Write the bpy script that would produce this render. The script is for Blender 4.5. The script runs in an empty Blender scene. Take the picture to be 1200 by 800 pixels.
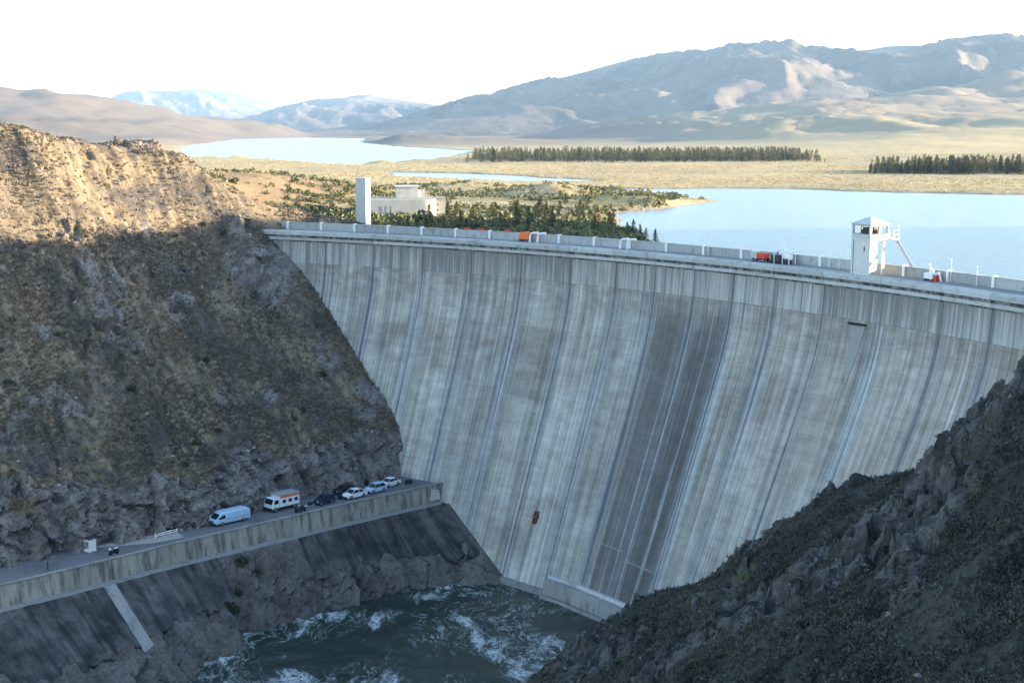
import bpy, bmesh, math, random
import numpy as np
from mathutils import Vector, Matrix

# ------------------------------------------------------------------ camera, sky, sun, exposure
scene = bpy.context.scene
COL = scene.collection
random.seed(7)
RNG = np.random.default_rng(11)
R = math.radians

CAM_H = 18.0                                   # eye height above the dam crest (z = 0)
cam_d = bpy.data.cameras.new('camera'); cam = bpy.data.objects.new('camera', cam_d); COL.objects.link(cam)
cam_d.sensor_width = 36.0; cam_d.lens = 50.0; cam_d.clip_start = 0.5; cam_d.clip_end = 60000
cam.location = (0, 0, CAM_H); cam.rotation_euler = (R(90 - 8.53), 0, 0)
scene.camera = cam

SUN_AZ = Vector((1.0, 0.04, 0)).normalized(); SUN_EL = R(9.0)
SUN_DIR = Vector((SUN_AZ.x * math.cos(SUN_EL), SUN_AZ.y * math.cos(SUN_EL), math.sin(SUN_EL)))
world = bpy.data.worlds.new('World'); scene.world = world; world.use_nodes = True
wn = world.node_tree.nodes; wl = world.node_tree.links; wn.clear()
sky = wn.new('ShaderNodeTexSky'); sky.sky_type = 'NISHITA'; sky.sun_disc = False
sky.sun_elevation = SUN_EL; sky.sun_rotation = math.atan2(SUN_AZ.x, SUN_AZ.y)
sky.altitude = 700; sky.air_density = 0.95; sky.dust_density = 1.2; sky.ozone_density = 1.4
bg = wn.new('ShaderNodeBackground'); bg.inputs['Strength'].default_value = 0.15
wo = wn.new('ShaderNodeOutputWorld'); wl.new(sky.outputs[0], bg.inputs[0]); wl.new(bg.outputs[0], wo.inputs[0])
sun_d = bpy.data.lights.new('sun', 'SUN'); sun_d.energy = 4.6; sun_d.angle = R(0.5); sun_d.color = (1.0, 0.80, 0.54)
sun = bpy.data.objects.new('sun', sun_d); COL.objects.link(sun); sun.location = SUN_DIR * 400
sun.rotation_euler = SUN_DIR.to_track_quat('Z', 'Y').to_euler()
vs = scene.view_settings; vs.view_transform = 'Standard'; vs.look = 'None'; vs.exposure = 2.45; vs.gamma = 1.0; vs.use_curve_mapping = False
scene.render.engine = 'CYCLES'
cy = scene.cycles; cy.use_denoising = True; cy.max_bounces = 6; cy.diffuse_bounces = 3; cy.glossy_bounces = 3; cy.volume_bounces = 1
cy.transparent_max_bounces = 6

# ------------------------------------------------------------------ numeric noise
_perm = RNG.permutation(256); _perm = np.concatenate([_perm, _perm, _perm])
_grad = RNG.normal(size=(256, 3)); _grad /= np.linalg.norm(_grad, axis=1)[:, None]
def _h(i, j, k): return _perm[_perm[_perm[i & 255] + (j & 255)] + (k & 255)]
def pnoise(x, y, z=0.0):
    x, y, z = np.broadcast_arrays(np.asarray(x, float), np.asarray(y, float), np.asarray(z, float))
    xi, yi, zi = np.floor(x).astype(int), np.floor(y).astype(int), np.floor(z).astype(int)
    xf, yf, zf = x - xi, y - yi, z - zi
    u, v, w = [t * t * t * (t * (t * 6 - 15) + 10) for t in (xf, yf, zf)]
    def g(a, b, c):
        G = _grad[_h(xi + a, yi + b, zi + c)]
        return G[..., 0] * (xf - a) + G[..., 1] * (yf - b) + G[..., 2] * (zf - c)
    l = lambda a, b, t: a + (b - a) * t
    return 1.5 * l(l(l(g(0,0,0), g(1,0,0), u), l(g(0,1,0), g(1,1,0), u), v), l(l(g(0,0,1), g(1,0,1), u), l(g(0,1,1), g(1,1,1), u), v), w)
def fbm(x, y, z=0.0, o=4, gain=0.5):
    s, a = 0.0, 1.0
    for i in range(o):
        s = s + a * pnoise(x, y, z + 17.3 * i); x, y, z = x * 2.03, y * 2.03, np.asarray(z) * 2.03; a *= gain
    return s
def ridged(x, y, z=0.0, o=4, gain=0.5):
    s, a = 0.0, 1.0
    for i in range(o):
        s = s + a * (1 - 2 * np.abs(pnoise(x, y, z + 9.1 * i))); x, y, z = x * 2.1, y * 2.1, np.asarray(z) * 2.1; a *= gain
    return s
def worley(x, y, z):
    """nearest cell: F1, F2 and a random value of the nearest cell"""
    x, y, z = [np.asarray(a, float) for a in (x, y, z)]
    xi, yi, zi = np.floor(x).astype(int), np.floor(y).astype(int), np.floor(z).astype(int)
    f1 = np.full(x.shape, 9.0); f2 = np.full(x.shape, 9.0); cid = np.zeros(x.shape); tilt = np.zeros(x.shape)
    rnd = _grad * 0.5 + 0.5
    for a in (-1, 0, 1):
        for b in (-1, 0, 1):
            for c in (-1, 0, 1):
                k = _h(xi + a, yi + b, zi + c); p = rnd[k]
                dx, dy, dz = xi + a + p[..., 0] - x, yi + b + p[..., 1] - y, zi + c + p[..., 2] - z
                d = np.sqrt(dx * dx + dy * dy + dz * dz); n = d < f1
                q = _grad[(k * 7 + 3) & 255]; tilt = np.where(n, q[..., 0] * dx + q[..., 1] * dy + q[..., 2] * dz, tilt)
                f2 = np.where(n, f1, np.minimum(f2, d)); cid = np.where(n, k / 255.0, cid); f1 = np.where(n, d, f1)
    return f1, f2, cid, tilt
def sstep(a, b, x):
    t = np.clip((np.asarray(x, float) - a) / (b - a), 0, 1); return t * t * (3 - 2 * t)

# ------------------------------------------------------------------ object helpers
def tag(o, label=None, cat=None, group=None, kind=None):
    if label: o['label'] = label
    if cat: o['category'] = cat
    if group: o['group'] = group
    if kind: o['kind'] = kind
    return o
def empty(name, loc=(0, 0, 0), rz=0.0):
    o = bpy.data.objects.new(name, None); COL.objects.link(o); o.location = loc; o.rotation_euler = (0, 0, rz)
    o.empty_display_size = 0.3
    return o
def link(name, me, mat=None, parent=None):
    o = bpy.data.objects.new(name, me); COL.objects.link(o)
    if mat is not None and len(me.materials) == 0: me.materials.append(mat)
    if parent: o.parent = parent
    return o
def arrmesh(name, V, F, smooth=True, attrs=None, uv=None):
    """mesh from numpy arrays; F (n,3) or (n,4)"""
    V = np.ascontiguousarray(V, dtype=np.float32); F = np.ascontiguousarray(F, dtype=np.int32)
    n, k = F.shape
    me = bpy.data.meshes.new(name)
    me.vertices.add(len(V)); me.vertices.foreach_set('co', V.ravel())
    me.loops.add(n * k); me.loops.foreach_set('vertex_index', F.ravel())
    me.polygons.add(n); me.polygons.foreach_set('loop_start', np.arange(0, n * k, k, dtype=np.int32))
    me.polygons.foreach_set('use_smooth', np.full(n, smooth, dtype=bool))
    me.update(calc_edges=True); me.validate()
    for an, av in (attrs or {}).items():
        a = me.attributes.new(an, 'FLOAT', 'POINT'); a.data.foreach_set('value', np.ascontiguousarray(av, dtype=np.float32))
    if uv is not None:
        l = me.uv_layers.new(name='UVMap'); l.data.foreach_set('uv', np.ascontiguousarray(uv[F.ravel()], dtype=np.float32).ravel())
    return me
def gridF(nu, nv, flip=False):
    i = np.arange(nu - 1)[:, None] * nv + np.arange(nv - 1)[None, :]
    f = np.stack([i, i + nv, i + nv + 1, i + 1], -1).reshape(-1, 4)
    return f[:, ::-1] if flip else f
def vnormals(P):
    """normals of a structured grid P (nu, nv, 3)"""
    n = np.cross(np.gradient(P, axis=0), np.gradient(P, axis=1)); n /= np.linalg.norm(n, axis=-1)[..., None] + 1e-9
    return n
def copy_tree(o, parent=None):
    c = o.copy(); COL.objects.link(c)
    if parent is not None: c.parent = parent
    for ch in list(o.children): copy_tree(ch, c)
    return c

class MB:
    """collects shapes into one mesh"""
    def __init__(s): s.bm = bmesh.new()
    def quad_box(s, P):                       # eight corners: bottom 4, top 4
        v = [s.bm.verts.new(p) for p in P]
        for f in ((3,2,1,0),(4,5,6,7),(0,1,5,4),(1,2,6,5),(2,3,7,6),(3,0,4,7)): s.bm.faces.new([v[i] for i in f])
        return s
    def box(s, x0, x1, y0, y1, z0, z1):
        return s.quad_box([(x0,y0,z0),(x1,y0,z0),(x1,y1,z0),(x0,y1,z0),(x0,y0,z1),(x1,y0,z1),(x1,y1,z1),(x0,y1,z1)])
    def prism(s, prof, y0, y1, y0t=None, y1t=None):
        """profile in xz extruded along y; optional narrower ends for points above a height"""
        a = [s.bm.verts.new((x, y0, z)) for x, z in prof]; b = [s.bm.verts.new((x, y1, z)) for x, z in prof]
        n = len(prof)
        s.bm.faces.new(a); s.bm.faces.new(b[::-1])
        for i in range(n): s.bm.faces.new([a[i], b[i], b[(i+1) % n], a[(i+1) % n]])
        return s
    def tube(s, p, q, r0, r1=None, n=10, caps=True):
        r1 = r0 if r1 is None else r1
        p, q = Vector(p), Vector(q); d = (q - p).normalized(); a = d.orthogonal().normalized(); b = d.cross(a)
        A = [s.bm.verts.new(p + (a * math.cos(t) + b * math.sin(t)) * r0) for t in [2*math.pi*i/n for i in range(n)]]
        B = [s.bm.verts.new(q + (a * math.cos(t) + b * math.sin(t)) * r1) for t in [2*math.pi*i/n for i in range(n)]]
        for i in range(n): s.bm.faces.new([A[i], A[(i+1) % n], B[(i+1) % n], B[i]])
        if caps: s.bm.faces.new(A[::-1]); s.bm.faces.new(B)
        return s
    def path(s, pts, r, n=8):
        for a, b in zip(pts[:-1], pts[1:]): s.tube(a, b, r, r, n)
        return s
    def bevel(s, w, seg=2):
        bmesh.ops.bevel(s.bm, geom=list(s.bm.edges), offset=w, segments=seg, affect='EDGES', profile=0.5); return s
    def build(s, name, mat, parent=None, smooth=False):
        bmesh.ops.recalc_face_normals(s.bm, faces=s.bm.faces)
        me = bpy.data.meshes.new(name); s.bm.to_mesh(me); s.bm.free()
        if smooth:
            for p in me.polygons: p.use_smooth = True
        return link(name, me, mat, parent)

# ------------------------------------------------------------------ materials
class NT:
    def __init__(s, name):
        s.m = bpy.data.materials.new(name); s.m.use_nodes = True; s.t = s.m.node_tree; s.n = s.t.nodes; s.n.clear()
        s.out = s.n.new('ShaderNodeOutputMaterial'); s.b = s.n.new('ShaderNodeBsdfPrincipled'); s.t.links.new(s.b.outputs[0], s.out.inputs[0])
        s.b.inputs['Specular IOR Level'].default_value = 0.25
    def _set(s, sock, v):
        if isinstance(v, bpy.types.NodeSocket): s.t.links.new(v, sock)
        elif isinstance(v, tuple) and len(v) == 3 and sock.type == 'RGBA': sock.default_value = (*v, 1)
        else: sock.default_value = v
    def geo(s): return s.n.new('ShaderNodeNewGeometry').outputs['Position']
    def nrm(s): return s.n.new('ShaderNodeNewGeometry').outputs['Normal']
    def obj(s): return s.n.new('ShaderNodeTexCoord').outputs['Object']
    def uv(s): return s.n.new('ShaderNodeTexCoord').outputs['UV']
    def rnd(s): return s.n.new('ShaderNodeObjectInfo').outputs['Random']
    def attr(s, name, typ='GEOMETRY'):
        a = s.n.new('ShaderNodeAttribute'); a.attribute_name = name; a.attribute_type = typ; return a.outputs['Fac']
    def scale(s, v, sc, loc=(0, 0, 0), rot=(0, 0, 0)):
        m = s.n.new('ShaderNodeMapping'); s._set(m.inputs[0], v); m.inputs[1].default_value = loc; m.inputs[2].default_value = rot; m.inputs[3].default_value = sc; return m.outputs[0]
    def noise(s, v, sc=1.0, det=4.0, rough=0.55, dist=0.0):
        t = s.n.new('ShaderNodeTexNoise'); s._set(t.inputs['Vector'], v)
        for k, x in (('Scale', sc), ('Detail', det), ('Roughness', rough), ('Distortion', dist)): t.inputs[k].default_value = x
        return t.outputs['Fac']
    def vor(s, v, sc=1.0, feat='F1', out='Distance'):
        t = s.n.new('ShaderNodeTexVoronoi'); t.feature = feat; s._set(t.inputs['Vector'], v); t.inputs['Scale'].default_value = sc; return t.outputs[out]
    def math(s, op, a, b=0.0, c=None, clamp=False):
        m = s.n.new('ShaderNodeMath'); m.operation = op; m.use_clamp = clamp; s._set(m.inputs[0], a); s._set(m.inputs[1], b)
        if c is not None: s._set(m.inputs[2], c)
        return m.outputs[0]
    def ss(s, x, a, b, lo=0.0, hi=1.0):
        m = s.n.new('ShaderNodeMapRange'); m.interpolation_type = 'SMOOTHSTEP'; s._set(m.inputs[0], x)
        for i, q in enumerate((a, b, lo, hi)): m.inputs[i + 1].default_value = q
        return m.outputs[0]
    def mix(s, f, a, b, mode='MIX'):
        m = s.n.new('ShaderNodeMix'); m.data_type = 'RGBA'; m.blend_type = mode; s._set(m.inputs[0], f); s._set(m.inputs[6], a); s._set(m.inputs[7], b); return m.outputs[2]
    def vmul(s, col, f): return s.mix(1.0, col, s.comb(f, f, f), 'MULTIPLY')
    def comb(s, a, b, c):
        m = s.n.new('ShaderNodeCombineXYZ'); [s._set(m.inputs[i], q) for i, q in enumerate((a, b, c))]; return m.outputs[0]
    def sep(s, v):
        m = s.n.new('ShaderNodeSeparateXYZ'); s._set(m.inputs[0], v); return m.outputs
    def ramp(s, f, stops):
        r = s.n.new('ShaderNodeValToRGB'); s._set(r.inputs[0], f); e = r.color_ramp.elements
        while len(e) < len(stops): e.new(0.5)
        for q, (p, c) in zip(e, stops): q.position = p; q.color = (*c, 1)
        return r.outputs[0]
    def bump(s, h, strength=0.3, dist=0.1):
        b = s.n.new('ShaderNodeBump'); s._set(b.inputs['Height'], h); b.inputs['Strength'].default_value = strength; b.inputs['Distance'].default_value = dist
        s.t.links.new(b.outputs[0], s.b.inputs['Normal'])
    def fin(s, col, rough=0.9, metal=0.0):
        s._set(s.b.inputs['Base Color'], col); s._set(s.b.inputs['Roughness'], rough); s.b.inputs['Metallic'].default_value = metal; return s.m

def plain(name, col, rough=0.6, metal=0.0, var=0.12, sc=2.0):
    t = NT(name); n = t.noise(t.obj(), sc, 4)
    t.bump(t.noise(t.obj(), sc * 8, 2), 0.08, 0.02)
    c = t.mix(n, tuple(q * (1 - var) for q in col), tuple(min(1, q * (1 + var)) for q in col))
    return t.fin(c, rough, metal)

def m_concrete_dam():
    t = NT('dam_concrete'); uv = t.uv(); st = t.attr('stain', 'OBJECT'); rnd = t.rnd()
    u, v, _ = t.sep(uv)
    jd = t.attr('jd')
    big = t.noise(uv, 0.10, 3)
    base = t.mix(t.ss(big, 0.35, 0.68), (0.445, 0.41, 0.35), (0.535, 0.51, 0.455))
    base = t.mix(t.ss(t.noise(t.scale(uv, (0.05, 0.09, 1), (7, 3, 0)), 1, 3), 0.5, 0.7), base, (0.33, 0.295, 0.255))
    base = t.vmul(base, t.ss(rnd, 0, 1, 0.86, 1.1))
    base = t.mix(t.math('MULTIPLY', t.ss(u, 90.0, 135.0), t.ss(t.noise(t.scale(uv, (0.08, 0.05, 1), (2, 9, 0)), 1, 4), 0.3, 0.62, 0.15, 0.75)), base, (0.385, 0.325, 0.265))
    # horizontal lift marks
    lift = t.noise(t.scale(uv, (0.22, 1.1, 1)), 1, 5, 0.7)
    base = t.vmul(base, t.ss(lift, 0.3, 0.7, 0.9, 1.07))
    fl = t.math('FRACT', t.math('DIVIDE', v, 2.4)); ln = t.math('LESS_THAN', t.math('ABSOLUTE', t.math('SUBTRACT', fl, 0.5)), 0.03)
    ln = t.math('MULTIPLY', ln, t.ss(t.noise(t.scale(uv, (0.35, 0.45, 1)), 1, 3), 0.42, 0.6))
    base = t.mix(t.math('MULTIPLY', ln, 0.28), base, (0.17, 0.155, 0.14))
    # formwork grain, both ways
    base = t.vmul(base, t.ss(t.noise(t.scale(uv, (1.3, 0.016, 1)), 1, 6, 0.72), 0.34, 0.66, 0.64, 1.22))
    base = t.vmul(base, t.ss(t.noise(t.scale(uv, (5.0, 0.10, 1), (4, 8, 0)), 1, 4, 0.65), 0.25, 0.75, 0.86, 1.12))
    # pale lime runs
    pale = t.noise(t.scale(uv, (1.1, 0.012, 1), (31, 0, 0)), 1, 5, 0.65)
    base = t.mix(t.math('MULTIPLY', t.ss(pale, 0.56, 0.68), 0.7), base, (0.60, 0.61, 0.60))
    # dark wet staining of the heavily weathered bays
    drk = t.noise(t.scale(uv, (0.75, 0.012, 1), (11, 5, 0)), 1, 6, 0.7)
    k = t.math('MULTIPLY', st, t.ss(t.math('ADD', drk, t.math('MULTIPLY', st, 0.17)), 0.42, 0.66)); k = t.math('MULTIPLY', k, t.ss(t.math('ADD', v, t.math('MULTIPLY', t.noise(t.scale(uv, (0.8, 0.05, 1)), 1, 4), 9.0)), 0.5, -6.0)); k = t.math('MULTIPLY', k, 0.86)
    base = t.mix(k, base, (0.085, 0.08, 0.08))
    d2 = t.noise(t.scale(uv, (0.5, 0.015, 1), (3, 9, 0)), 1, 4, 0.6)
    base = t.mix(t.math('MULTIPLY', t.ss(d2, 0.56, 0.75), 0.55), base, (0.17, 0.16, 0.16))
    base = t.mix(t.math('MULTIPLY', t.math('MULTIPLY', k, t.ss(pale, 0.52, 0.66)), 0.75), base, (0.45, 0.47, 0.49))
    # runs along the block joints
    jn = t.noise(t.scale(uv, (3.2, 0.02, 1), (0, 2, 0)), 1, 4, 0.65)
    wv = t.noise(t.scale(uv, (0.11, 0.012, 1), (5, 0, 0)), 1, 2); jm = t.math('MULTIPLY', t.ss(t.math('ADD', jd, t.math('MULTIPLY', t.math('SUBTRACT', wv, 0.5), 3.2)), 0.0, 2.0, 1.0, 0.0), t.ss(t.noise(t.scale(uv, (0.10, 0.03, 1)), 1, 1), 0.36, 0.6, 0.4, 1.0))
    base = t.mix(t.math('MULTIPLY', jm, 0.40), base, (0.21, 0.215, 0.22))
    base = t.mix(t.math('MULTIPLY', jm, t.math('MULTIPLY', t.ss(jn, 0.46, 0.66), 0.85)), base, (0.54, 0.56, 0.57))
    base = t.mix(t.math('MULTIPLY', jm, t.ss(jn, 0.52, 0.38)), base, (0.16, 0.18, 0.205))
    base = t.mix(t.math('MULTIPLY', t.ss(jd, 0.0, 0.5, 0.42, 0.0), t.ss(wv, 0.3, 0.62)), base, (0.11, 0.115, 0.125))
    sr = t.noise(t.scale(uv, (0.85, 0.006, 1), (21, 2, 0)), 1, 6, 0.72); sr = t.math('MULTIPLY', t.ss(t.math('ADD', sr, t.ss(v, -32.0, 0.0, -0.12, 0.05)), 0.50, 0.64), 0.72)
    base = t.mix(sr, base, (0.16, 0.145, 0.132))
    topb = t.math('MULTIPLY', t.math('MULTIPLY', t.ss(v, -11.5, -6.0), t.ss(t.noise(t.scale(uv, (0.25, 0.5, 1), (2, 0, 0)), 1, 4, 0.6), 0.38, 0.66)), 0.6)
    base = t.mix(topb, base, (0.215, 0.19, 0.165))
    blot = t.noise(t.scale(uv, (0.35, 0.55, 1), (17, 3, 0)), 1, 5, 0.7); base = t.vmul(base, t.ss(blot, 0.3, 0.72, 0.84, 1.12))
    t.bump(t.math('ADD', t.noise(uv, 9, 3), t.math('MULTIPLY', lift, 2.0)), 0.25, 0.03)
    return t.fin(base, 0.9)

def m_concrete_top():
    t = NT('crest_concrete'); uv = t.uv(); u, v, _ = t.sep(uv); rnd = t.rnd(); st = t.attr('stain', 'OBJECT'); jd = t.attr('jd')
    base = t.mix(t.noise(uv, 0.5, 4), (0.41, 0.39, 0.355), (0.51, 0.495, 0.46))
    base = t.vmul(base, t.ss(t.noise(t.scale(uv, (2.0, 0.15, 1)), 1, 4), 0.25, 0.75, 0.8, 1.12))
    dr = t.noise(t.scale(uv, (2.2, 0.035, 1), (3, 1, 0)), 1, 6, 0.75)
    dep = t.ss(v, -6.5, 0.0, 0.0, 0.13)
    k = t.ss(t.math('ADD', t.math('ADD', dr, dep), t.math('MULTIPLY', st, 0.16)), 0.55, 0.72)
    base = t.mix(t.math('MULTIPLY', k, 0.62), base, (0.10, 0.095, 0.09))
    br = t.noise(t.scale(uv, (0.35, 0.10, 1), (9, 4, 0)), 1, 3)
    base = t.mix(t.math('MULTIPLY', t.ss(br, 0.52, 0.7), 0.5), base, (0.25, 0.215, 0.18))
    sr = t.noise(t.scale(uv, (0.85, 0.006, 1), (21, 2, 0)), 1, 6, 0.72); sr = t.math('MULTIPLY', t.ss(t.math('ADD', sr, t.ss(v, -32.0, 0.0, -0.12, 0.05)), 0.50, 0.64), 0.72)
    base = t.mix(sr, base, (0.16, 0.145, 0.132))
    base = t.mix(t.ss(jd, 0.0, 0.7, 0.5, 0.0), base, (0.16, 0.16, 0.16))
    t.bump(t.noise(uv, 10, 3), 0.2, 0.02)
    return t.fin(base, 0.9)

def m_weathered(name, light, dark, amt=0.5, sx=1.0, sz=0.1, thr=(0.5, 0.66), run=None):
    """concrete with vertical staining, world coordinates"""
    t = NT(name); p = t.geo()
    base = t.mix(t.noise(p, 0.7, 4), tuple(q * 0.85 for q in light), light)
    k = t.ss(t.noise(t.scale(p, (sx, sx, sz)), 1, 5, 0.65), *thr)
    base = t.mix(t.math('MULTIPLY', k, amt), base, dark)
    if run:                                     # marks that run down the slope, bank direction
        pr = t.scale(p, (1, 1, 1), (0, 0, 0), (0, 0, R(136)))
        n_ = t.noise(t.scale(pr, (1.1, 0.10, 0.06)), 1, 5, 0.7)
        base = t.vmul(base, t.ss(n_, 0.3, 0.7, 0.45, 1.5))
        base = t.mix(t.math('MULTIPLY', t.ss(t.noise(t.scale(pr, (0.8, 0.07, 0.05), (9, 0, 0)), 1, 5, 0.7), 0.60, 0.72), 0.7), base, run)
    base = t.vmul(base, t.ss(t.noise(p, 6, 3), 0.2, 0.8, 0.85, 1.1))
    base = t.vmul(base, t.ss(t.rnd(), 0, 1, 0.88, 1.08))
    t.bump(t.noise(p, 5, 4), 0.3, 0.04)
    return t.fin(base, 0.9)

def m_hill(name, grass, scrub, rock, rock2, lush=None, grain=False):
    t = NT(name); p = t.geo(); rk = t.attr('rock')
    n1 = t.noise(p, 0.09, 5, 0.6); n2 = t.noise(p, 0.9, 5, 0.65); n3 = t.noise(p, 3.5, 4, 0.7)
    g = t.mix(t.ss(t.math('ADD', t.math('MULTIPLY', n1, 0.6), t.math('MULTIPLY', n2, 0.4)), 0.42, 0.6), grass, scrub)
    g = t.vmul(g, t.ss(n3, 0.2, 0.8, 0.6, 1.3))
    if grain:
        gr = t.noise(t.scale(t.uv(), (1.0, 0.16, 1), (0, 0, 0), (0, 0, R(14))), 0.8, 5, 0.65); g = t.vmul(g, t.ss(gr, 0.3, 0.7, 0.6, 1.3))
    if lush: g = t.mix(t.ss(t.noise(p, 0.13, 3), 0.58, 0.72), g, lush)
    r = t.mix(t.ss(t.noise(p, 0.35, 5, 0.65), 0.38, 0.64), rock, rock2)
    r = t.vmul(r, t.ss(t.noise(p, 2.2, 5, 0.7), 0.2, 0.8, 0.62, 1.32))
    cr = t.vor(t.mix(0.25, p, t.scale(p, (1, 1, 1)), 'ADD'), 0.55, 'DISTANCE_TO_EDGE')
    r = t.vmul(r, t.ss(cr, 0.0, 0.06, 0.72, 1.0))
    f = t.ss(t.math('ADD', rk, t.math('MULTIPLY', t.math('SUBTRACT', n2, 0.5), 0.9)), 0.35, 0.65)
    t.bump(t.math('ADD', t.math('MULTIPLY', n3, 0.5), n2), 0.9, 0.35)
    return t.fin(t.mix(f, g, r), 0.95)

def m_plain():
    t = NT('grassland'); p = t.geo(); z = t.sep(p)[2]
    n1 = t.noise(t.scale(p, (1, 0.6, 1)), 0.012, 5, 0.6); n2 = t.noise(p, 0.08, 5, 0.65); n3 = t.noise(p, 0.5, 4, 0.7)
    c = t.mix(t.ss(n1, 0.35, 0.65), (0.44, 0.34, 0.175), (0.36, 0.28, 0.155))
    c = t.mix(t.math('MULTIPLY', t.ss(n2, 0.52, 0.68), 0.6), c, (0.25, 0.205, 0.12))
    c = t.vmul(c, t.ss(n3, 0.2, 0.8, 0.7, 1.25))
    c = t.mix(t.ss(t.sep(p)[1], 1400.0, 2200.0), c, t.mix(t.noise(p, 0.006, 5, 0.65), t.mix(t.ss(t.sep(p)[0], 0.0, 400.0), (0.11, 0.085, 0.068), (0.21, 0.16, 0.11)), t.mix(t.ss(t.sep(p)[0], 0.0, 400.0), (0.20, 0.155, 0.118), (0.36, 0.28, 0.19))))
    c = t.mix(t.attr('brown'), c, t.mix(n2, (0.30, 0.20, 0.11), (0.20, 0.14, 0.075)))
    c = t.mix(t.attr('green'), c, t.mix(n3, (0.11, 0.13, 0.05), (0.17, 0.16, 0.07)))
    c = t.mix(t.ss(z, -4.35, -4.9), c, t.mix(n2, (0.22, 0.18, 0.14), (0.30, 0.26, 0.20)))
    t.bump(n3, 0.6, 0.5)
    return t.fin(c, 0.95)

def m_mount(name, a, b, c3):
    t = NT(name); p = t.geo()
    n1 = t.noise(p, 0.004, 6, 0.6); n2 = t.noise(p, 0.02, 5, 0.65)
    c = t.mix(t.ss(n1, 0.38, 0.62), a, b); c = t.mix(t.math('MULTIPLY', t.ss(n2, 0.5, 0.68), 0.6), c, c3)
    t.bump(n2, 0.5, 12.0)
    return t.fin(c, 1.0)

def m_lake():
    t = NT('lake_water'); p = t.geo()
    h = t.math('ADD', t.noise(t.scale(p, (1, 1.4, 1)), 0.55, 3, 0.6), t.math('MULTIPLY', t.noise(p, 0.07, 2), 1.6))
    t.bump(h, 0.5, 0.3)
    c = t.mix(t.noise(p, 0.01, 3), (0.125, 0.165, 0.19), (0.16, 0.20, 0.225))
    t.b.inputs['IOR'].default_value = 1.33; t.b.inputs['Specular IOR Level'].default_value = 0.32
    return t.fin(c, 0.22)

def m_river():
    t = NT('river_water'); p = t.geo()
    w1 = t.noise(p, 0.07, 3, 0.5)
    wp = t.mix(1.0, p, t.comb(t.math('MULTIPLY', t.math('SUBTRACT', w1, 0.5), 14.0), t.math('MULTIPLY', t.math('SUBTRACT', t.noise(t.scale(p, (1, 1, 1), (40, 7, 0)), 0.09, 3), 0.5), 14.0), 0.0), 'ADD')
    q = t.scale(wp, (0.42, 0.15, 1), (0, 0, 0), (0, 0, R(-58)))
    zone = t.ss(t.noise(t.scale(p, (1, 1, 1), (12, 33, 0)), 0.06, 2), 0.38, 0.58)
    lace = t.math('ABSOLUTE', t.math('SUBTRACT', t.noise(wp, 0.9, 6, 0.72), 0.5))
    body = t.noise(q, 0.6, 6, 0.66)
    f1_ = t.math('MULTIPLY', t.ss(t.math('ADD', body, t.math('MULTIPLY', zone, 0.14)), 0.60, 0.74), t.ss(lace, 0.20, 0.02))
    ridge = t.math('ABSOLUTE', t.math('SUBTRACT', t.noise(q, 1.1, 6, 0.66), 0.5))
    f2_ = t.math('MULTIPLY', t.math('MULTIPLY', t.ss(ridge, 0.035, 0.0), t.ss(lace, 0.12, 0.0)), t.math('MULTIPLY', zone, 0.7))
    f = t.math('MULTIPLY', t.math('MAXIMUM', f1_, f2_), t.ss(t.noise(wp, 2.6, 6, 0.75), 0.36, 0.58), clamp=True)
    c = t.mix(t.noise(p, 0.12, 3), (0.010, 0.024, 0.017), (0.019, 0.036, 0.026))
    c = t.mix(f, c, (0.72, 0.76, 0.76))
    hgt = t.math('ADD', t.noise(wp, 1.1, 4, 0.6), t.math('MULTIPLY', f, 0.5)); t.bump(hgt, 0.5, 0.25)
    t.b.inputs['IOR'].default_value = 1.33; t.b.inputs['Specular IOR Level'].default_value = 0.5
    return t.fin(c, t.math('ADD', 0.12, t.math('MULTIPLY', f, 0.6)))

def m_leaf(name, a, b, c3=None):
    t = NT(name); k = t.attr('tint'); r = t.rnd()
    c = t.mix(k, a, b); c = t.vmul(c, t.ss(t.noise(t.geo(), 1.3, 3), 0.2, 0.8, 0.65, 1.3))
    c = t.vmul(c, t.ss(r, 0, 1, 0.75, 1.2))
    if c3: c = t.mix(t.ss(r, 0.55, 0.95), c, c3)
    return t.fin(c, 0.85)

M = {}
M['dam'] = m_concrete_dam(); M['top'] = m_concrete_top()
M['cornice'] = m_weathered('cornice_concrete', (0.50, 0.50, 0.48), (0.09, 0.09, 0.09), 0.45, 0.8, 1.2, (0.52, 0.7))
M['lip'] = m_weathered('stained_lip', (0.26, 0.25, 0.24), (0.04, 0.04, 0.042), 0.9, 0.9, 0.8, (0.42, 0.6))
M['parapet'] = m_weathered('parapet_concrete', (0.44, 0.44, 0.43), (0.17, 0.16, 0.16), 0.5, 1.2, 0.5)
M['white'] = plain('white_paint', (0.80, 0.79, 0.76), 0.55, 0, 0.06)
M['tower'] = m_weathered('tower_plaster', (0.64, 0.63, 0.595), (0.30, 0.27, 0.24), 0.55, 1.8, 0.10, (0.52, 0.72))
M['asphalt'] = m_weathered('road_surface', (0.20, 0.20, 0.20), (0.11, 0.11, 0.115), 0.7, 0.25, 0.25, (0.45, 0.65))
M['gravel'] = m_weathered('pale_gravel', (0.38, 0.36, 0.33), (0.24, 0.22, 0.20), 0.5, 0.6, 0.6)
M['retain'] = m_weathered('retaining_concrete', (0.37, 0.355, 0.30), (0.075, 0.072, 0.065), 0.75, 1.1, 0.10, (0.44, 0.64))
M['ledge'] = m_weathered('ledge_concrete', (0.31, 0.30, 0.28), (0.15, 0.145, 0.14), 0.6, 0.5, 0.5)
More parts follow.
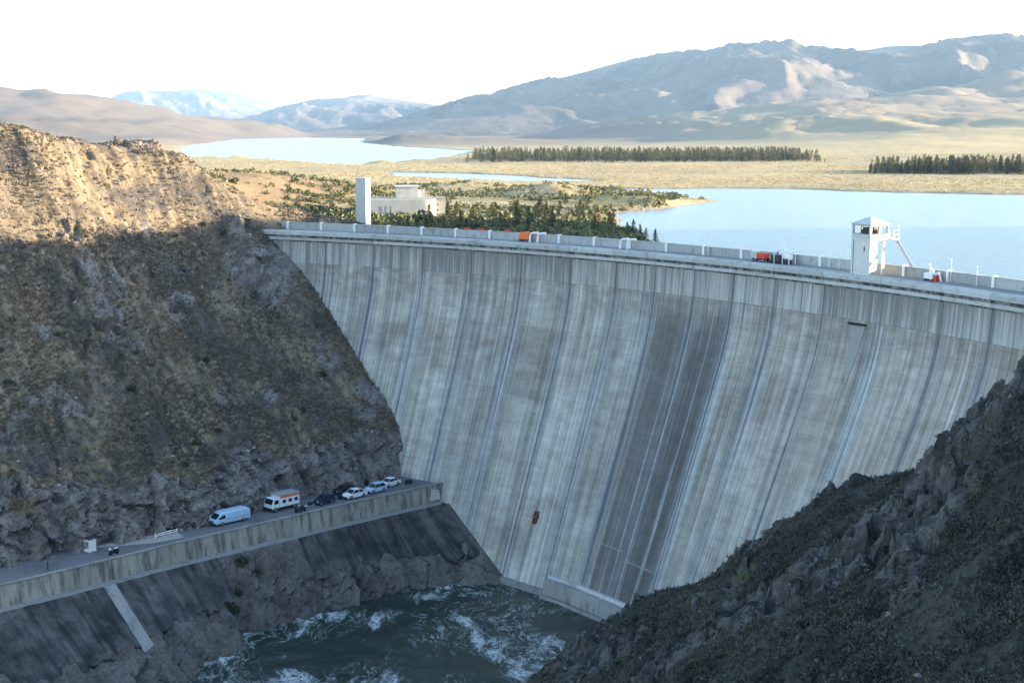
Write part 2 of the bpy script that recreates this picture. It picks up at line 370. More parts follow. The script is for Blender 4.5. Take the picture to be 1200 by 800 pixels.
M['lining'] = m_weathered('dark_lining', (0.105, 0.098, 0.09), (0.035, 0.034, 0.034), 0.9, 0.35, 0.25, (0.36, 0.6), (0.20, 0.19, 0.175))
M['chute'] = m_weathered('pale_chute', (0.36, 0.35, 0.33), (0.16, 0.15, 0.14), 0.7, 0.7, 0.3)
M['hill'] = m_hill('dry_hillside', (0.24, 0.183, 0.118), (0.088, 0.079, 0.073), (0.25, 0.222, 0.205), (0.145, 0.122, 0.112), None, True)
M['bank'] = m_hill('bank_rock', (0.14, 0.12, 0.09), (0.09, 0.08, 0.06), (0.165, 0.145, 0.128), (0.10, 0.088, 0.078))
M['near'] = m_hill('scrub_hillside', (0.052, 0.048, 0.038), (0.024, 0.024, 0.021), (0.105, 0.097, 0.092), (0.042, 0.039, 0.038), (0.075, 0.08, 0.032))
M['plain'] = m_plain()
M['mount'] = m_mount('mountain_slopes', (0.145, 0.112, 0.09), (0.075, 0.064, 0.056), (0.20, 0.16, 0.13))
M['lake'] = m_lake(); M['river'] = m_river()
M['conifer'] = m_leaf('conifer_needles', (0.05, 0.066, 0.028), (0.15, 0.15, 0.055), (0.19, 0.17, 0.065))
M['bush'] = m_leaf('bush_leaves', (0.062, 0.078, 0.034), (0.175, 0.165, 0.072))
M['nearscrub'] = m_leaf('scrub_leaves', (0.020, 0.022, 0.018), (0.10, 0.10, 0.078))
M['tussock'] = m_leaf('dry_tussock', (0.092, 0.082, 0.070), (0.235, 0.182, 0.118))
M['straw'] = m_leaf('straw_grass', (0.30, 0.235, 0.11), (0.42, 0.325, 0.165))
M['stone'] = m_leaf('dark_stone', (0.05, 0.046, 0.045), (0.14, 0.13, 0.126)); M['hillstone'] = m_leaf('hill_stone', (0.10, 0.088, 0.08), (0.27, 0.245, 0.225))
M['bark'] = plain('bark', (0.12, 0.085, 0.06), 0.95, 0, 0.3, 6)
M['rock'] = m_weathered('loose_rock', (0.29, 0.265, 0.24), (0.13, 0.115, 0.105), 0.7, 0.9, 0.9, (0.42, 0.62))
M['glass'] = plain('dark_glass', (0.015, 0.018, 0.022), 0.08, 0, 0.05)
M['rubber'] = plain('tyre_rubber', (0.02, 0.02, 0.021), 0.85)
M['metal'] = plain('bare_metal', (0.42, 0.42, 0.43), 0.4, 0.8)
M['dkmetal'] = plain('dark_metal', (0.05, 0.052, 0.056), 0.5, 0.4)
M['red'] = plain('red_paint', (0.62, 0.06, 0.035), 0.5)
M['orange'] = plain('orange_paint', (0.75, 0.17, 0.04), 0.55)
M['vanblue'] = plain('pale_blue_paint', (0.40, 0.57, 0.74), 0.35)
M['carwhite'] = plain('white_car_paint', (0.78, 0.80, 0.82), 0.25)
M['carblack'] = plain('black_car_paint', (0.016, 0.018, 0.024), 0.22)
M['carblue'] = plain('dark_blue_car_paint', (0.02, 0.035, 0.065), 0.22)
M['greytarp'] = plain('grey_sheet', (0.27, 0.29, 0.29), 0.7, 0, 0.2)
M['lamp'] = plain('lamp_lens', (0.75, 0.76, 0.74), 0.15)
M['taillamp'] = plain('tail_lens', (0.35, 0.02, 0.02), 0.2)
M['rust'] = plain('rusty_steel', (0.16, 0.06, 0.045), 0.8, 0.2, 0.35)
M['cream'] = m_weathered('cream_render', (0.56, 0.54, 0.485), (0.36, 0.33, 0.29), 0.5, 0.5, 0.2)

def wpart(o, parent):
    """parent a mesh that is modelled in world coordinates"""
    o.parent = parent; o.matrix_parent_inverse = Matrix.Translation(-Vector(parent.location)); return o

# ------------------------------------------------------------------ arch dam
DC = np.array([-129.5, 71.9]); DR = 200.5                       # plan centre and radius of the downstream crest edge
Z_ROAD, Z_RIVER, Z_LAKE = -37.8, -49.2, -5.0
def batter(th): return 0.385 + 0.10 * np.clip((42 - th) / 16, 0, 1)
def _g(d): return 0.5 * ((d - 8.0) + np.sqrt((d - 8.0) ** 2 + 30.0))
def outset(z): return np.maximum(0.0, _g(-np.asarray(z, float)) - _g(1.75))      # the face curves out from a vertical top
def dam_pt(th, z, dr=0.0):
    th = np.asarray(th, float); z = np.asarray(z, float)
    r = DR - batter(th) * outset(z) + dr
    a = np.radians(th)
    return np.stack(np.broadcast_arrays(DC[0] + r * np.cos(a), DC[1] + r * np.sin(a), z), -1)
def arc_pt(th, r, z):
    a = math.radians(th); return Vector((DC[0] + r * math.cos(a), DC[1] + r * math.sin(a), z))
JOINTS = [67.0, 64.0, 61.05, 58.1, 55.11, 52.16, 49.18, 46.28, 43.68, 41.45, 39.3, 37.16, 34.98, 32.46, 29.6, 26.76, 24.56, 22.2, 19.9, 17.6, 15.3]
STAIN = {(41.45, 39.3): 0.9, (39.3, 37.16): 1.0, (46.28, 43.68): 0.12, (43.68, 41.45): 0.22, (32.46, 29.6): 0.15, (34.98, 32.46): 0.2, (37.16, 34.98): 0.08}
TSTAIN = {(55.11, 52.16): 0.9, (52.16, 49.18): 0.6, (58.1, 55.11): 0.35, (49.18, 46.28): 0.7, (46.28, 43.68): 0.1, (43.68, 41.45): 0.2, (32.46, 29.6): 0.75, (29.6, 26.76): 0.75, (26.76, 24.56): 0.4, (24.56, 22.2): 0.2}

dam = empty('arch_dam', tuple(arc_pt(42, DR - 10, -52)))
tag(dam, 'high curved concrete arch dam with weathered blocks and a walled crest road', 'dam')

def solid_shell(F0, nu, nv, depth_dir):
    pass
def block_mesh(t0, t1, ztop, zbot, lift, name, rough=0.0):
    n = 14; gap = 0.030 / DR * 57.3
    fr = np.array([0, .006, .02, .06, .12, .2, .32, .44, .56, .68, .8, .88, .94, .98, .994, 1.0])
    th = (t0 - gap) + (t1 + gap - (t0 - gap)) * fr
    zs = []
    z = ztop
    while z > zbot:
        z2 = max(z - lift, zbot); zs += [z, z - 0.035, (z + z2) / 2, z2 + 0.035]; z = z2
    zs.append(zbot); zs = np.array(zs)
    ins_u = np.array([-.10, -.015] + [0] * 12 + [-.015, -.10])
    k = np.arange(len(zs)); ins_v = np.where((k % 4 == 0) & (k > 0) & (k < len(zs) - 1), -0.028, 0.0)
    T, Z = np.meshgrid(th, zs, indexing='ij')
    off = np.minimum(ins_u[:, None], ins_v[None, :])
    # slight unevenness from lift to lift
    li = np.repeat(np.arange(len(zs) // 4 + 1), 4)[:len(zs)]
    jit = (np.sin(li * 12.9898 + t0 * 7.1) * 43758.5453 % 1 - 0.5) * 0.025
    P = dam_pt(T, Z, -(off + jit[None, :]))
    nu, nv = T.shape
    V = P.reshape(-1, 3); F = gridF(nu, nv)
    arc = np.radians(67 - T) * DR
    uv = np.stack([arc, Z], -1).reshape(-1, 2)
    jd = (np.minimum(fr, 1 - fr)[:, None] * np.radians(t0 - t1) * DR * np.ones_like(Z)).ravel()
    # back and side walls so that each block is a solid of its own
    Bk = dam_pt(T, Z, 1.2)
    B0 = len(V)
    ring = [(i, 0) for i in range(nu)] + [(nu - 1, j) for j in range(1, nv)] + [(i, nv - 1) for i in range(nu - 2, -1, -1)] + [(0, j) for j in range(nv - 2, 0, -1)]
    idx = np.array([i * nv + j for i, j in ring]); bv = np.array([Bk[i, j] for i, j in ring])
    V = np.vstack([V, bv]); uv = np.vstack([uv, uv[idx]]); jd = np.concatenate([jd, jd[idx]])
    m = len(ring); a = np.arange(m); b = (a + 1) % m
    F = np.vstack([F, np.stack([idx[a], B0 + a, B0 + b, idx[b]], -1)])
    return arrmesh(name, V, F, False, {'jd': jd}, uv)

for t0, t1 in zip(JOINTS[:-1], JOINTS[1:]):
    key = (t0, t1)
    o = link('block', block_mesh(t0, t1, -5.5, -54.0, 2.42, 'block'), M['dam']); o['stain'] = STAIN.get(key, 0.0); wpart(o, dam)
    o = link('upper_block', block_mesh(t0, t1, -1.75, -5.47, 3.72, 'upper_block'), M['top']); o['stain'] = TSTAIN.get(key, 0.0); wpart(o, dam)

def arc_solid(t0, t1, prof, step=0.6):
    """profile of (r, z) swept along the arc"""
    n = max(2, int(abs(t0 - t1) / step) + 1); ths = np.linspace(t0, t1, n); pr = np.array(prof); m = len(pr)
    A = np.radians(ths)[:, None]
    V = np.stack(np.broadcast_arrays(DC[0] + pr[None, :, 0] * np.cos(A), DC[1] + pr[None, :, 0] * np.sin(A), pr[None, :, 1]), -1).reshape(-1, 3)
    F = []
    for i in range(n - 1):
        for j in range(m):
            k = (j + 1) % m; F.append((i * m + j, i * m + k, (i + 1) * m + k, (i + 1) * m + j))
    me = bpy.data.meshes.new('arc'); me.from_pydata([tuple(v) for v in V], [], F + [tuple(range(m))[::-1], tuple(range((n - 1) * m, n * m))]); 
    bm = bmesh.new(); bm.from_mesh(me); bmesh.ops.recalc_face_normals(bm, faces=bm.faces); bm.to_mesh(me); bm.free()
    return me
def arcpart(name, t0, t1, prof, mat, parent=None):
    o = link(name, arc_solid(t0, t1, prof), mat); wpart(o, parent or dam); return o

arcpart('dam_core', 67, 15.3, [(DR + 0.9, -54), (DR + 4.75, -54), (DR + 4.75, -0.62), (DR + 0.9, -0.62)], M['cornice'])
g = 0.012
for t0, t1 in zip(JOINTS[:-1], JOINTS[1:]):
    a, b = t0 - g, t1 + g
    arcpart('cornice_slab', a, b, [(DR - 0.42, -0.62), (DR + 4.9, -0.60), (DR + 4.9, 0.0), (DR - 0.30, 0.0), (DR - 0.42, -0.10)], M['cornice'])
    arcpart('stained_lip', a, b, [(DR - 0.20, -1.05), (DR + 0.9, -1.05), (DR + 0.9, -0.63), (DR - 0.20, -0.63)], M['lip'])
    arcpart('corbel_course', a, b, [(DR - 0.30, -1.50), (DR + 0.9, -1.50), (DR + 0.9, -1.06), (DR - 0.30, -1.06)], M['cornice'])
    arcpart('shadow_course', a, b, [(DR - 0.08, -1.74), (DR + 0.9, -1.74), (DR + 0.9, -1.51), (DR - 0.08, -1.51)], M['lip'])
    arcpart('kerb', a, b, [(DR - 0.20, 0.002), (DR + 0.55, 0.002), (DR + 0.55, 0.16), (DR - 0.20, 0.16)], M['cornice'])
arcpart('roadway', 67, 15.3, [(DR + 0.56, 0.003), (DR + 4.24, 0.003), (DR + 4.24, 0.03), (DR + 0.56, 0.03)], M['ledge'])
# upstream parapet: panels between white pilasters
PIL = [66.2 - 2.02 * i for i in range(26)]
for i, t in enumerate(PIL):
    arcpart('pilaster', t + 0.055, t - 0.055, [(DR + 4.06, 0.03), (DR + 4.62, 0.03), (DR + 4.62, 1.42), (DR + 4.06, 1.42)], M['white'])
    if i < len(PIL) - 1:
        t2 = PIL[i + 1]
        p = arcpart('parapet_panel', t - 0.06, t2 + 0.06, [(DR + 4.26, 0.03), (DR + 4.54, 0.03), (DR + 4.54, 1.18), (DR + 4.26, 1.18)], M['parapet'])
        c = arcpart('coping', t - 0.06, t2 + 0.06, [(DR + 4.18, 1.182), (DR + 4.60, 1.182), (DR + 4.60, 1.29), (DR + 4.18, 1.29)], M['cornice'])
# apron and sills at the toe
def toe_part(name, t0, t1, zt, zb, d0, d1, mat):
    n = max(2, int((t0 - t1) / 0.4)); ths = np.linspace(t0, t1, n); V = []; F = []
    for th in ths:
        for (z, d) in ((zb, d0 + 0.6), (zt, d0), (zt, d1 + 1.5), (zb, d1 + 1.5)):
            a = math.radians(th); r = DR - float(batter(th) * outset(zt)) - (d0 if d is d0 else 0)
            rr = DR - float(batter(th) * outset(zt)) - d0 - (0.35 if z == zb and d == d0 + 0.6 else 0) if d in (d0, d0 + 0.6) else DR - float(batter(th) * outset(zt)) + 1.5
            V.append((DC[0] + rr * math.cos(a), DC[1] + rr * math.sin(a), z))
    for i in range(n - 1):
        for j in range(4): F.append((i*4+j, i*4+(j+1) % 4, (i+1)*4+(j+1) % 4, (i+1)*4+j))
    F += [(0, 1, 2, 3), tuple(range(4*n-4, 4*n))]
    me = bpy.data.meshes.new(name); me.from_pydata(V, [], F); bm = bmesh.new(); bm.from_mesh(me); bmesh.ops.recalc_face_normals(bm, faces=bm.faces); bm.to_mesh(me); bm.free()
    return wpart(link(name, me, mat), dam)
for k, (a, b) in enumerate(((43.4, 41.6), (41.58, 39.7), (39.68, 37.8), (37.78, 35.2))):
    toe_part('apron_slab', a, b, -46.6, -49.9, 1.4, 0, M['chute'])
    toe_part('apron_lip', a, b, -46.25, -46.58, 0.5, 0, M['cornice'])
    toe_part('apron_footing', a, b, -48.7, -50.2, 1.5, 0, M['ledge'])
toe_part('toe_sill', 47.4, 43.42, -48.4, -50.2, 0.8, 0, M['ledge'])
toe_part('toe_sill', 35.18, 33, -46.9, -50.2, 0.8, 0, M['ledge'])
# spout under the gate tower: a dark hood over a tapering apron
_P = lambda th, z, d: Vector(dam_pt(th, z, d).tolist())
def niche_rows(f, n=9):
    rows = []
    for i in range(n):
        k = i / (n - 1); z = -5.75 - 8.2 * k; tl, tr = 31.0 - 0.30 * k, 30.25 + 0.30 * k; rows.append(f(tl, tr, z, k))
    return rows
def loft_box(rows):
    bm = bmesh.new(); vs_ = [[bm.verts.new(p) for p in r] for r in rows]
    for r0, r1 in zip(vs_[:-1], vs_[1:]):
        for j in range(4): bm.faces.new([r0[j], r0[(j + 1) % 4], r1[(j + 1) % 4], r1[j]])
    bm.faces.new(vs_[0]); bm.faces.new(vs_[-1][::-1]); bmesh.ops.recalc_face_normals(bm, faces=bm.faces)
    me = bpy.data.meshes.new('niche'); bm.to_mesh(me); bm.free(); return me
wpart(link('spout_apron', loft_box(niche_rows(lambda tl, tr, z, k: [_P(tl, z, -.07), _P(tr, z, -.07), _P(tr, z, .1), _P(tl, z, .1)])), M['chute']), dam)
hd = MB().quad_box([tuple(_P(31.02, -6.25, .1)), tuple(_P(30.23, -6.25, .3)), tuple(_P(30.23, -6.0, .7)), tuple(_P(31.02, -6.0, .7)), tuple(_P(31.05, -5.76, -.55)), tuple(_P(30.2, -5.76, -.55)), tuple(_P(30.2, -5.74, .7)), tuple(_P(31.05, -5.74, .7))]); wpart(hd.build('spout_hood', M['dkmetal']), dam)
# steel gate fitting on the face
fit = MB()
for dt in (0, 0.16): fit.quad_box([tuple(_P(45.25 - dt, z, d)) for z, d in ()] or [tuple(_P(45.25 - dt + a, z, d)) for z in (-40.2, -38.4) for a, d in ((0, -0.35), (-0.05, -0.35), (-0.05, 0.1), (0, 0.1))])
fit.quad_box([tuple(_P(45.27 + a, z, d)) for z in (-39.3, -38.9) for a, d in ((0, -0.42), (-0.26, -0.42), (-0.26, 0.1), (0, 0.1))])
wpart(fit.build('gate_fitting', M['rust']), dam)
for t0, t1, z in ((41.3, 39.5, -40.3), (39.2, 37.3, -41.4), (33.3, 32.5, -33.6)):
    st_ = MB()
    n = 5
    for i in range(n):
        a, b = t0 + (t1 - t0) * i / n, t0 + (t1 - t0) * (i + 1) / n
        st_.quad_box([tuple(_P(a, z, -0.06)), tuple(_P(b, z, -0.06)), tuple(_P(b, z, 0.05)), tuple(_P(a, z, 0.05)), tuple(_P(a, z + .12, -0.06)), tuple(_P(b, z + .12, -0.06)), tuple(_P(b, z + .12, 0.05)), tuple(_P(a, z + .12, 0.05))])
    wpart(st_.build('lift_ledge', M['chute']), dam)

# ------------------------------------------------------------------ water
def poly_grid_water(name, P, mat):
    me = bpy.data.meshes.new(name); me.from_pydata([(x, y, z) for x, y, z in P], [], [tuple(range(len(P)))]); o = link(name, me, mat); o['kind'] = 'structure'; return o
lk = []
for th in np.linspace(66, 14, 40): p = arc_pt(th, DR + 3.0, Z_LAKE); lk.append((p.x, p.y, Z_LAKE))
lk += [(140, 118, Z_LAKE), (9000, 118, Z_LAKE), (9000, 16000, Z_LAKE), (-9000, 16000, Z_LAKE), (-9000, 262, Z_LAKE)]
poly_grid_water('lake', lk, M['lake'])
rv = []
for th in np.linspace(62, 15, 30): p = dam_pt(th, Z_RIVER, 1.0); rv.append((float(p[0]), float(p[1]), Z_RIVER))
rv += [(60, 60, Z_RIVER), (20, -60, Z_RIVER), (-260, -60, Z_RIVER), (-260, 100, Z_RIVER)]
rx_, ry_ = np.meshgrid(np.arange(-112, 34, 0.55), np.arange(96, 216, 0.55), indexing='ij')
wv_ = 0.13 * fbm(rx_ * 0.28 + ry_ * 0.1, ry_ * 0.28, 3.0, 4, 0.55) + 0.05 * ridged(rx_ * 0.9, ry_ * 0.9, 1.0, 2)
me = arrmesh('river', np.stack([rx_, ry_, Z_RIVER + wv_], -1).reshape(-1, 3), gridF(*rx_.shape), True)
if me.polygons[0].normal.z < 0: me.flip_normals()
o = link('river', me, M['river']); o['kind'] = 'structure'
poly_grid_water('river', [(x_, y_, Z_RIVER - 0.35) for x_, y_, _ in rv], M['river'])

# ------------------------------------------------------------------ left hillside (loft along the road)
INNER = np.array([(-12.0, 231.5), (-18.0, 225.3), (-26.6, 215.9), (-33.0, 209.8), (-37.8, 203.9), (-42.6, 197.5), (-48.5, 192.3), (-53.0, 188.3), (-57.5, 184.0), (-62.5, 180.0), (-66.9, 176.7), (-100, 147), (-150, 102)])
OUTER = np.array([(-8.0, 222.6), (-11.1, 219.7), (-25.5, 206.4), (-36.3, 195.6), (-44.3, 187.9), (-50.6, 181.2), (-57.4, 174.2), (-62.9, 168.6), (-96, 139), (-145, 95)])
LEDGE = np.array([(-7.4, 219.8), (-10.6, 216.9), (-24.8, 203.9), (-34.6, 194.2), (-43.2, 185.8), (-49.4, 179.2), (-56.2, 172.0), (-61.8, 166.4), (-94, 137), (-143, 93)])
SHORE = np.array([(0.0, 204.5), (-3.8, 205.2), (-8.9, 204.0), (-15.0, 201.3), (-19.8, 198.2), (-24.2, 193.7), (-30.3, 190.2), (-33.4, 184.1), (-34.8, 179.2), (-37.0, 174.7), (-39.3, 171.4), (-41.3, 166.1), (-47, 155), (-75, 125), (-120, 82)])
def resample(poly, s):
    d = np.concatenate([[0], np.cumsum(np.hypot(*np.diff(poly, axis=0).T))]); return np.stack([np.interp(s, d, poly[:, k]) for k in (0, 1)], -1), d[-1]
def plen(poly): return float(np.hypot(*np.diff(poly, axis=0).T).sum())
def smooth(a, n):
    k = np.ones(n) / n; return np.stack([np.convolve(np.pad(a[:, i], n // 2, 'edge'), k, 'valid')[:len(a)] for i in range(a.shape[1])], -1)

S0 = 9.0                                        # arc length of INNER at which the hill meets the dam
s = np.concatenate([np.arange(-24, 0, 1.0), np.arange(0, 86, 0.33), np.arange(86, 165, 1.2)])
base, _ = resample(INNER, np.clip(s + S0, 0, None)); base = smooth(base, 9)
rdir = np.array([-0.72, -0.694]); base[s < 0] = base[s >= 0][0] + np.outer(s[s < 0], rdir)
nin = np.array([-0.694, 0.72])
zprof = np.array([-41, -37.8, -36.5, -33.5, -30.3, -27.5, -24.2, -16, -9.2, -2.2, 6, 14, 22, 30, 45])
qprof = np.array([-0.2, 0.0, 0.35, 1.2, 2.7, 5.2, 9.6, 19.6, 27.3, 35.2, 44, 52.5, 61, 71, 92])
arcl = np.concatenate([np.arange(0, 62, 0.33), np.arange(62, 150, 1.1)])
dq = np.hypot(np.diff(qprof), np.diff(zprof)); pl = np.concatenate([[0], np.cumsum(dq)])
qa = np.interp(arcl, pl, qprof); za = np.interp(arcl, pl, zprof)
ext = arcl > pl[-1]; qa[ext] = qprof[-1] + (arcl[ext] - pl[-1]) * .8; za[ext] = zprof[-1] + (arcl[ext] - pl[-1]) * .5
Sg, Q = np.meshgrid(s, qa, indexing='ij'); Zg = np.broadcast_to(za, Sg.shape).copy(); Ag = np.broadcast_to(arcl, Sg.shape)
ztop = np.interp(Sg, [-24, -6, 0, 5, 12, 20, 30, 40, 60, 100, 165], [0.5, 4.4, 7.0, 10.2, 13.0, 15.6, 18.2, 20.4, 23.5, 26, 27])
qtop = np.interp(ztop, zprof, qprof)
roll = ztop - 0.05 * np.maximum(0, Q - qtop) - 0.0012 * np.maximum(0, Q - qtop) ** 2
kk = 2.2
hh = np.clip(0.5 + 0.5 * (roll - Zg) / kk, 0, 1); Zg = roll + (Zg - roll) * hh - kk * hh * (1 - hh)
PX = base[:, None, 0] + nin[0] * Q; PY = base[:, None, 1] + nin[1] * Q
# spurs and hollows: move along the inward normal
ends = sstep(0.0, 7.0, Sg)
up = sstep(3, 16, Ag)
spur = 3.4 * np.exp(-((Sg - 47 - 0.10 * Q) / 7.5) ** 2) * sstep(8, 26, Q) - 4.5 * np.exp(-((Sg - 66 + 0.1 * Q) / 9) ** 2) * sstep(2, 14, Q) + 2.2 * np.exp(-((Sg - 24 - .2 * Q) / 6) ** 2) * sstep(12, 26, Q)
lowf = 2.6 * fbm(Sg * 0.045, Ag * 0.022, 3.3, 3)
push = (spur + lowf * up) * ends
PX = PX - nin[0] * push; PY = PY - nin[1] * push
Pl = np.stack([PX, PY, Zg], -1)
Nl = vnormals(Pl)
if Nl[len(s) // 2, 60, 2] < 0: Nl = -Nl
# rock shows on the cut at the road, on the nose by the dam and in patches
cut = sstep(13.5, 8.5, Ag + 3.5 * fbm(Sg * 0.12, Ag * 0.12, 1.0, 3))
nose = np.exp(-((Sg - 4.5) / 6.0) ** 2 - ((Ag - 49) / 8.0) ** 2) * 1.2
grassy = sstep(-2.0, 6.0, Pl[..., 2])
patch = (0.8 - 0.45 * grassy) * sstep(0.22, 0.5, fbm(Pl[..., 0] * 0.10, Pl[..., 1] * 0.10, Pl[..., 2] * 0.10, 4))
knob = np.exp(-(((PX + 66) / 9.5) ** 2 + ((PY - 263) / 8.5) ** 2))
knob2 = np.exp(-(((PX + 58) / 6) ** 2 + ((PY - 261) / 7) ** 2))
rock = np.clip(cut + nose + patch + 0.55 * knob, 0, 1)
x, y, z = Pl[..., 0], Pl[..., 1], Pl[..., 2]
f1, f2, cid, t1 = worley(x * 0.24, y * 0.24, z * 0.17); g1, g2, cid2, t2 = worley(x * 0.62, y * 0.62, z * 0.42)
blocky = (cid - 0.5) * 1.2 + 3.0 * t1 - 0.35 * sstep(0.10, 0.0, f2 - f1) + (cid2 - 0.5) * 0.5 + 1.3 * t2 - 0.22 * sstep(0.10, 0.0, g2 - g1) + 0.30 * ridged(x * .8, y * .8, z * .5, 3)
soft = 0.55 * fbm(x * 0.16, y * 0.16, z * 0.16, 5, 0.6) + 0.22 * ridged(x * 0.5, y * 0.5, z * 0.5, 3)
gul = (-1.5 * sstep(0.2, 0.9, ridged(Sg * 0.085 + Ag * 0.02 + 0.35 * fbm(Sg * .1, Ag * .1, 5), Ag * 0.018, 2.0, 3)) - 0.5 * sstep(0.1, 0.8, ridged(Sg * 0.25 + Ag * 0.05, Ag * 0.03, 6.0, 2))) * up
disp = (soft + gul) * (0.35 + 0.65 * ends) * (1 - 0.35 * grassy) + rock * blocky * (0.25 + 0.75 * ends) * 0.8
disp = disp * sstep(0.0, 1.2, Ag)
Pl = Pl + Nl * disp[..., None]
Pl[..., 2] += 4.6 * knob + 1.2 * knob2
me = arrmesh('hillside_left', Pl.reshape(-1, 3), gridF(*Sg.shape, flip=True), False, {'rock': rock.ravel()}, np.stack([Sg, Ag], -1).reshape(-1, 2))
if me.polygons[len(me.polygons) // 2].normal.z < 0: me.flip_normals()
cz = Pl.reshape(-1, 3)[gridF(*Sg.shape)].mean(1)[:, 2]; me.polygons.foreach_set('use_smooth', cz > -1.0)
o = link('hillside', me, M['hill']); tag(o, kind='structure'); HILL = (Pl, rock, gridF(*Sg.shape))

# ------------------------------------------------------------------ bench road, retaining wall, ledge, lined bank
def strip(name, A, B, za, zb, mat, n=160, nw=5, rough=0.0, flip=False):
    la, lb = plen(A), plen(B); t = np.linspace(0, 1, n)
    a, _ = resample(A, t * la); b, _ = resample(B, t * lb); w = np.linspace(0, 1, nw)
    P = np.zeros((n, nw, 3)); P[..., :2] = a[:, None] + (b - a)[:, None] * w[None, :, None]; P[..., 2] = za + (zb - za) * w
    if rough: P[..., 2] += rough * fbm(P[..., 0] * 0.8, P[..., 1] * 0.8, 0, 3)
    me = arrmesh(name, P.reshape(-1, 3), gridF(n, nw), True)
    if me.polygons[0].normal.z < 0: me.flip_normals()
    return link(name, me, mat)
INW = INNER + nin * 1.6
o = strip('road', INW[1:], OUTER[1:], Z_ROAD, Z_ROAD, M['asphalt'], rough=0.012); o['kind'] = 'structure'
# pale gravel shoulder with a wider lay-by
gv = np.array([(-47.0, 193.0), (-50.5, 190.6), (-54.5, 187.6), (-57.0, 184.6), (-52.6, 186.0), (-48.6, 187.2), (-45.2, 190.0)])
me = bpy.data.meshes.new('gravel_apron'); me.from_pydata([(x, y, Z_ROAD + 0.03) for x, y in gv], [], [tuple(range(len(gv)))[::-1]]); o = link('gravel_patch', me, M['gravel']); tag(o, kind='structure')
wall = empty('retaining_wall', (float(OUTER[4][0]), float(OUTER[4][1]), -40.3)); tag(wall, 'long stained concrete retaining wall holding up the road below the hillside', 'wall')
L = plen(OUTER[1:]); pan = 3.2; nP = int(L / pan)
for i in range(nP):
    (a, b), _ = resample(OUTER[1:], np.array([i * pan + 0.015, (i + 1) * pan - 0.015]))
    d = (b - a) / np.hypot(*(b - a)); nn = np.array([d[1], -d[0]]);  nn = nn if nn @ np.array([0.7, -0.7]) > 0 else -nn
    jit = random.uniform(0, 0.04)
    def pr(p, off, z): return (p[0] + nn[0] * off, p[1] + nn[1] * off, z)
    w = MB().quad_box([pr(a, .55 + jit, -40.5), pr(b, .55 + jit, -40.5), pr(b, -.25, -40.5), pr(a, -.25, -40.5), pr(a, .15 + jit, -37.62), pr(b, .15 + jit, -37.62), pr(b, -.25, -37.62), pr(a, -.25, -37.62)])
    wpart(w.build('wall_panel', M['retain']), wall)
    w = MB().quad_box([pr(a, .26 + jit, -37.618), pr(b, .26 + jit, -37.618), pr(b, -.33, -37.618), pr(a, -.33, -37.618), pr(a, .26 + jit, -37.47), pr(b, .26 + jit, -37.47), pr(b, -.33, -37.47), pr(a, -.33, -37.47)])
    wpart(w.build('coping_stone', M['ledge']), wall)
    if i % 2 == 0:
        m0 = a + d * 0.0
        w = MB().quad_box([pr(m0 - d * .16, .75, -40.5), pr(m0 + d * .16, .75, -40.5), pr(m0 + d * .16, .1, -40.5), pr(m0 - d * .16, .1, -40.5), pr(m0 - d * .16, .30, -37.75), pr(m0 + d * .16, .30, -37.75), pr(m0 + d * .16, .1, -37.75), pr(m0 - d * .16, .1, -37.75)])
        wpart(w.build('buttress', M['retain']), wall)
# end return of the wall against the dam
a = OUTER[1]; e0 = MB().quad_box([(-10.9, 219.9, -40.5), (-10.5, 219.2, -40.5), (-6.5, 222.5, -40.5), (-6.9, 223.2, -40.5), (-10.9, 219.9, -37.6), (-10.5, 219.2, -37.6), (-6.5, 222.5, -37.6), (-6.9, 223.2, -37.6)])
wpart(e0.build('end_panel', M['retain']), wall)
o = strip('bench_path', OUTER[1:] , LEDGE[1:], -40.22, -40.30, M['ledge'], rough=0.05); o['kind'] = 'structure'

# bank below the ledge: loft from ledge edge to below the waterline
la, lb = plen(LEDGE), plen(SHORE); n, nv = 420, 64
t = np.linspace(0, 1, n); key_l = np.array([0, 3.6, 18, 33, 45, 54, 64, 72, 115, 180]); 
a, _ = resample(LEDGE, t * la)
# pair each ledge point with the shore point that lies straight down the slope
down = -nin
sp, _ = resample(SHORE, np.linspace(0, lb, 900))
rel = (a[:, None, :] - sp[None, :, :]) @ rdir
bi = np.argmin(np.abs(rel), axis=1); b = smooth(sp[bi], 15)
w = np.linspace(0, 1.25, nv)
P = np.zeros((n, nv, 3)); P[..., :2] = a[:, None] + (b - a)[:, None] * w[None, :, None]
drop = np.where(w < 1, w, w) ; P[..., 2] = -40.3 + (Z_RIVER + 40.3) * (0.92 * drop + 0.08 * np.sin(drop * np.pi * .5))
N = vnormals(P); N = N if N[n // 2, nv // 2, 2] > 0 else -N
x, y, z = P[..., 0], P[..., 1], P[..., 2]; sb = (P[..., :2] - np.array([-10.6, 216.9])) @ rdir
f1, f2, cid, t1 = worley(sb * 0.22, w[None, :] * 1.5 + 0 * sb, 0 * sb + 3.5); g1, g2, cid2, t2 = worley(sb * 0.6, w[None, :] * 4.5 + 0 * sb, 0 * sb + 1.5)
natural = np.clip(sstep(0.42, 0.62, w[None, :] + 0.16 * fbm(sb * 0.14, w[None, :] * 2, 2, 3)) + np.exp(-((sb - 36) / 6.0) ** 2), 0, 1)
dsp = natural * ((cid - 0.3) * 0.55 + 1.0 * t1 - 0.25 * sstep(0.10, 0, f2 - f1) + (cid2 - .5) * .3 + 0.6 * t2 + 0.4 * fbm(sb * .35, w[None, :] * 1.1, 2, 4)) + 0.12 * fbm(x * .5, y * .5, z * .5, 4)
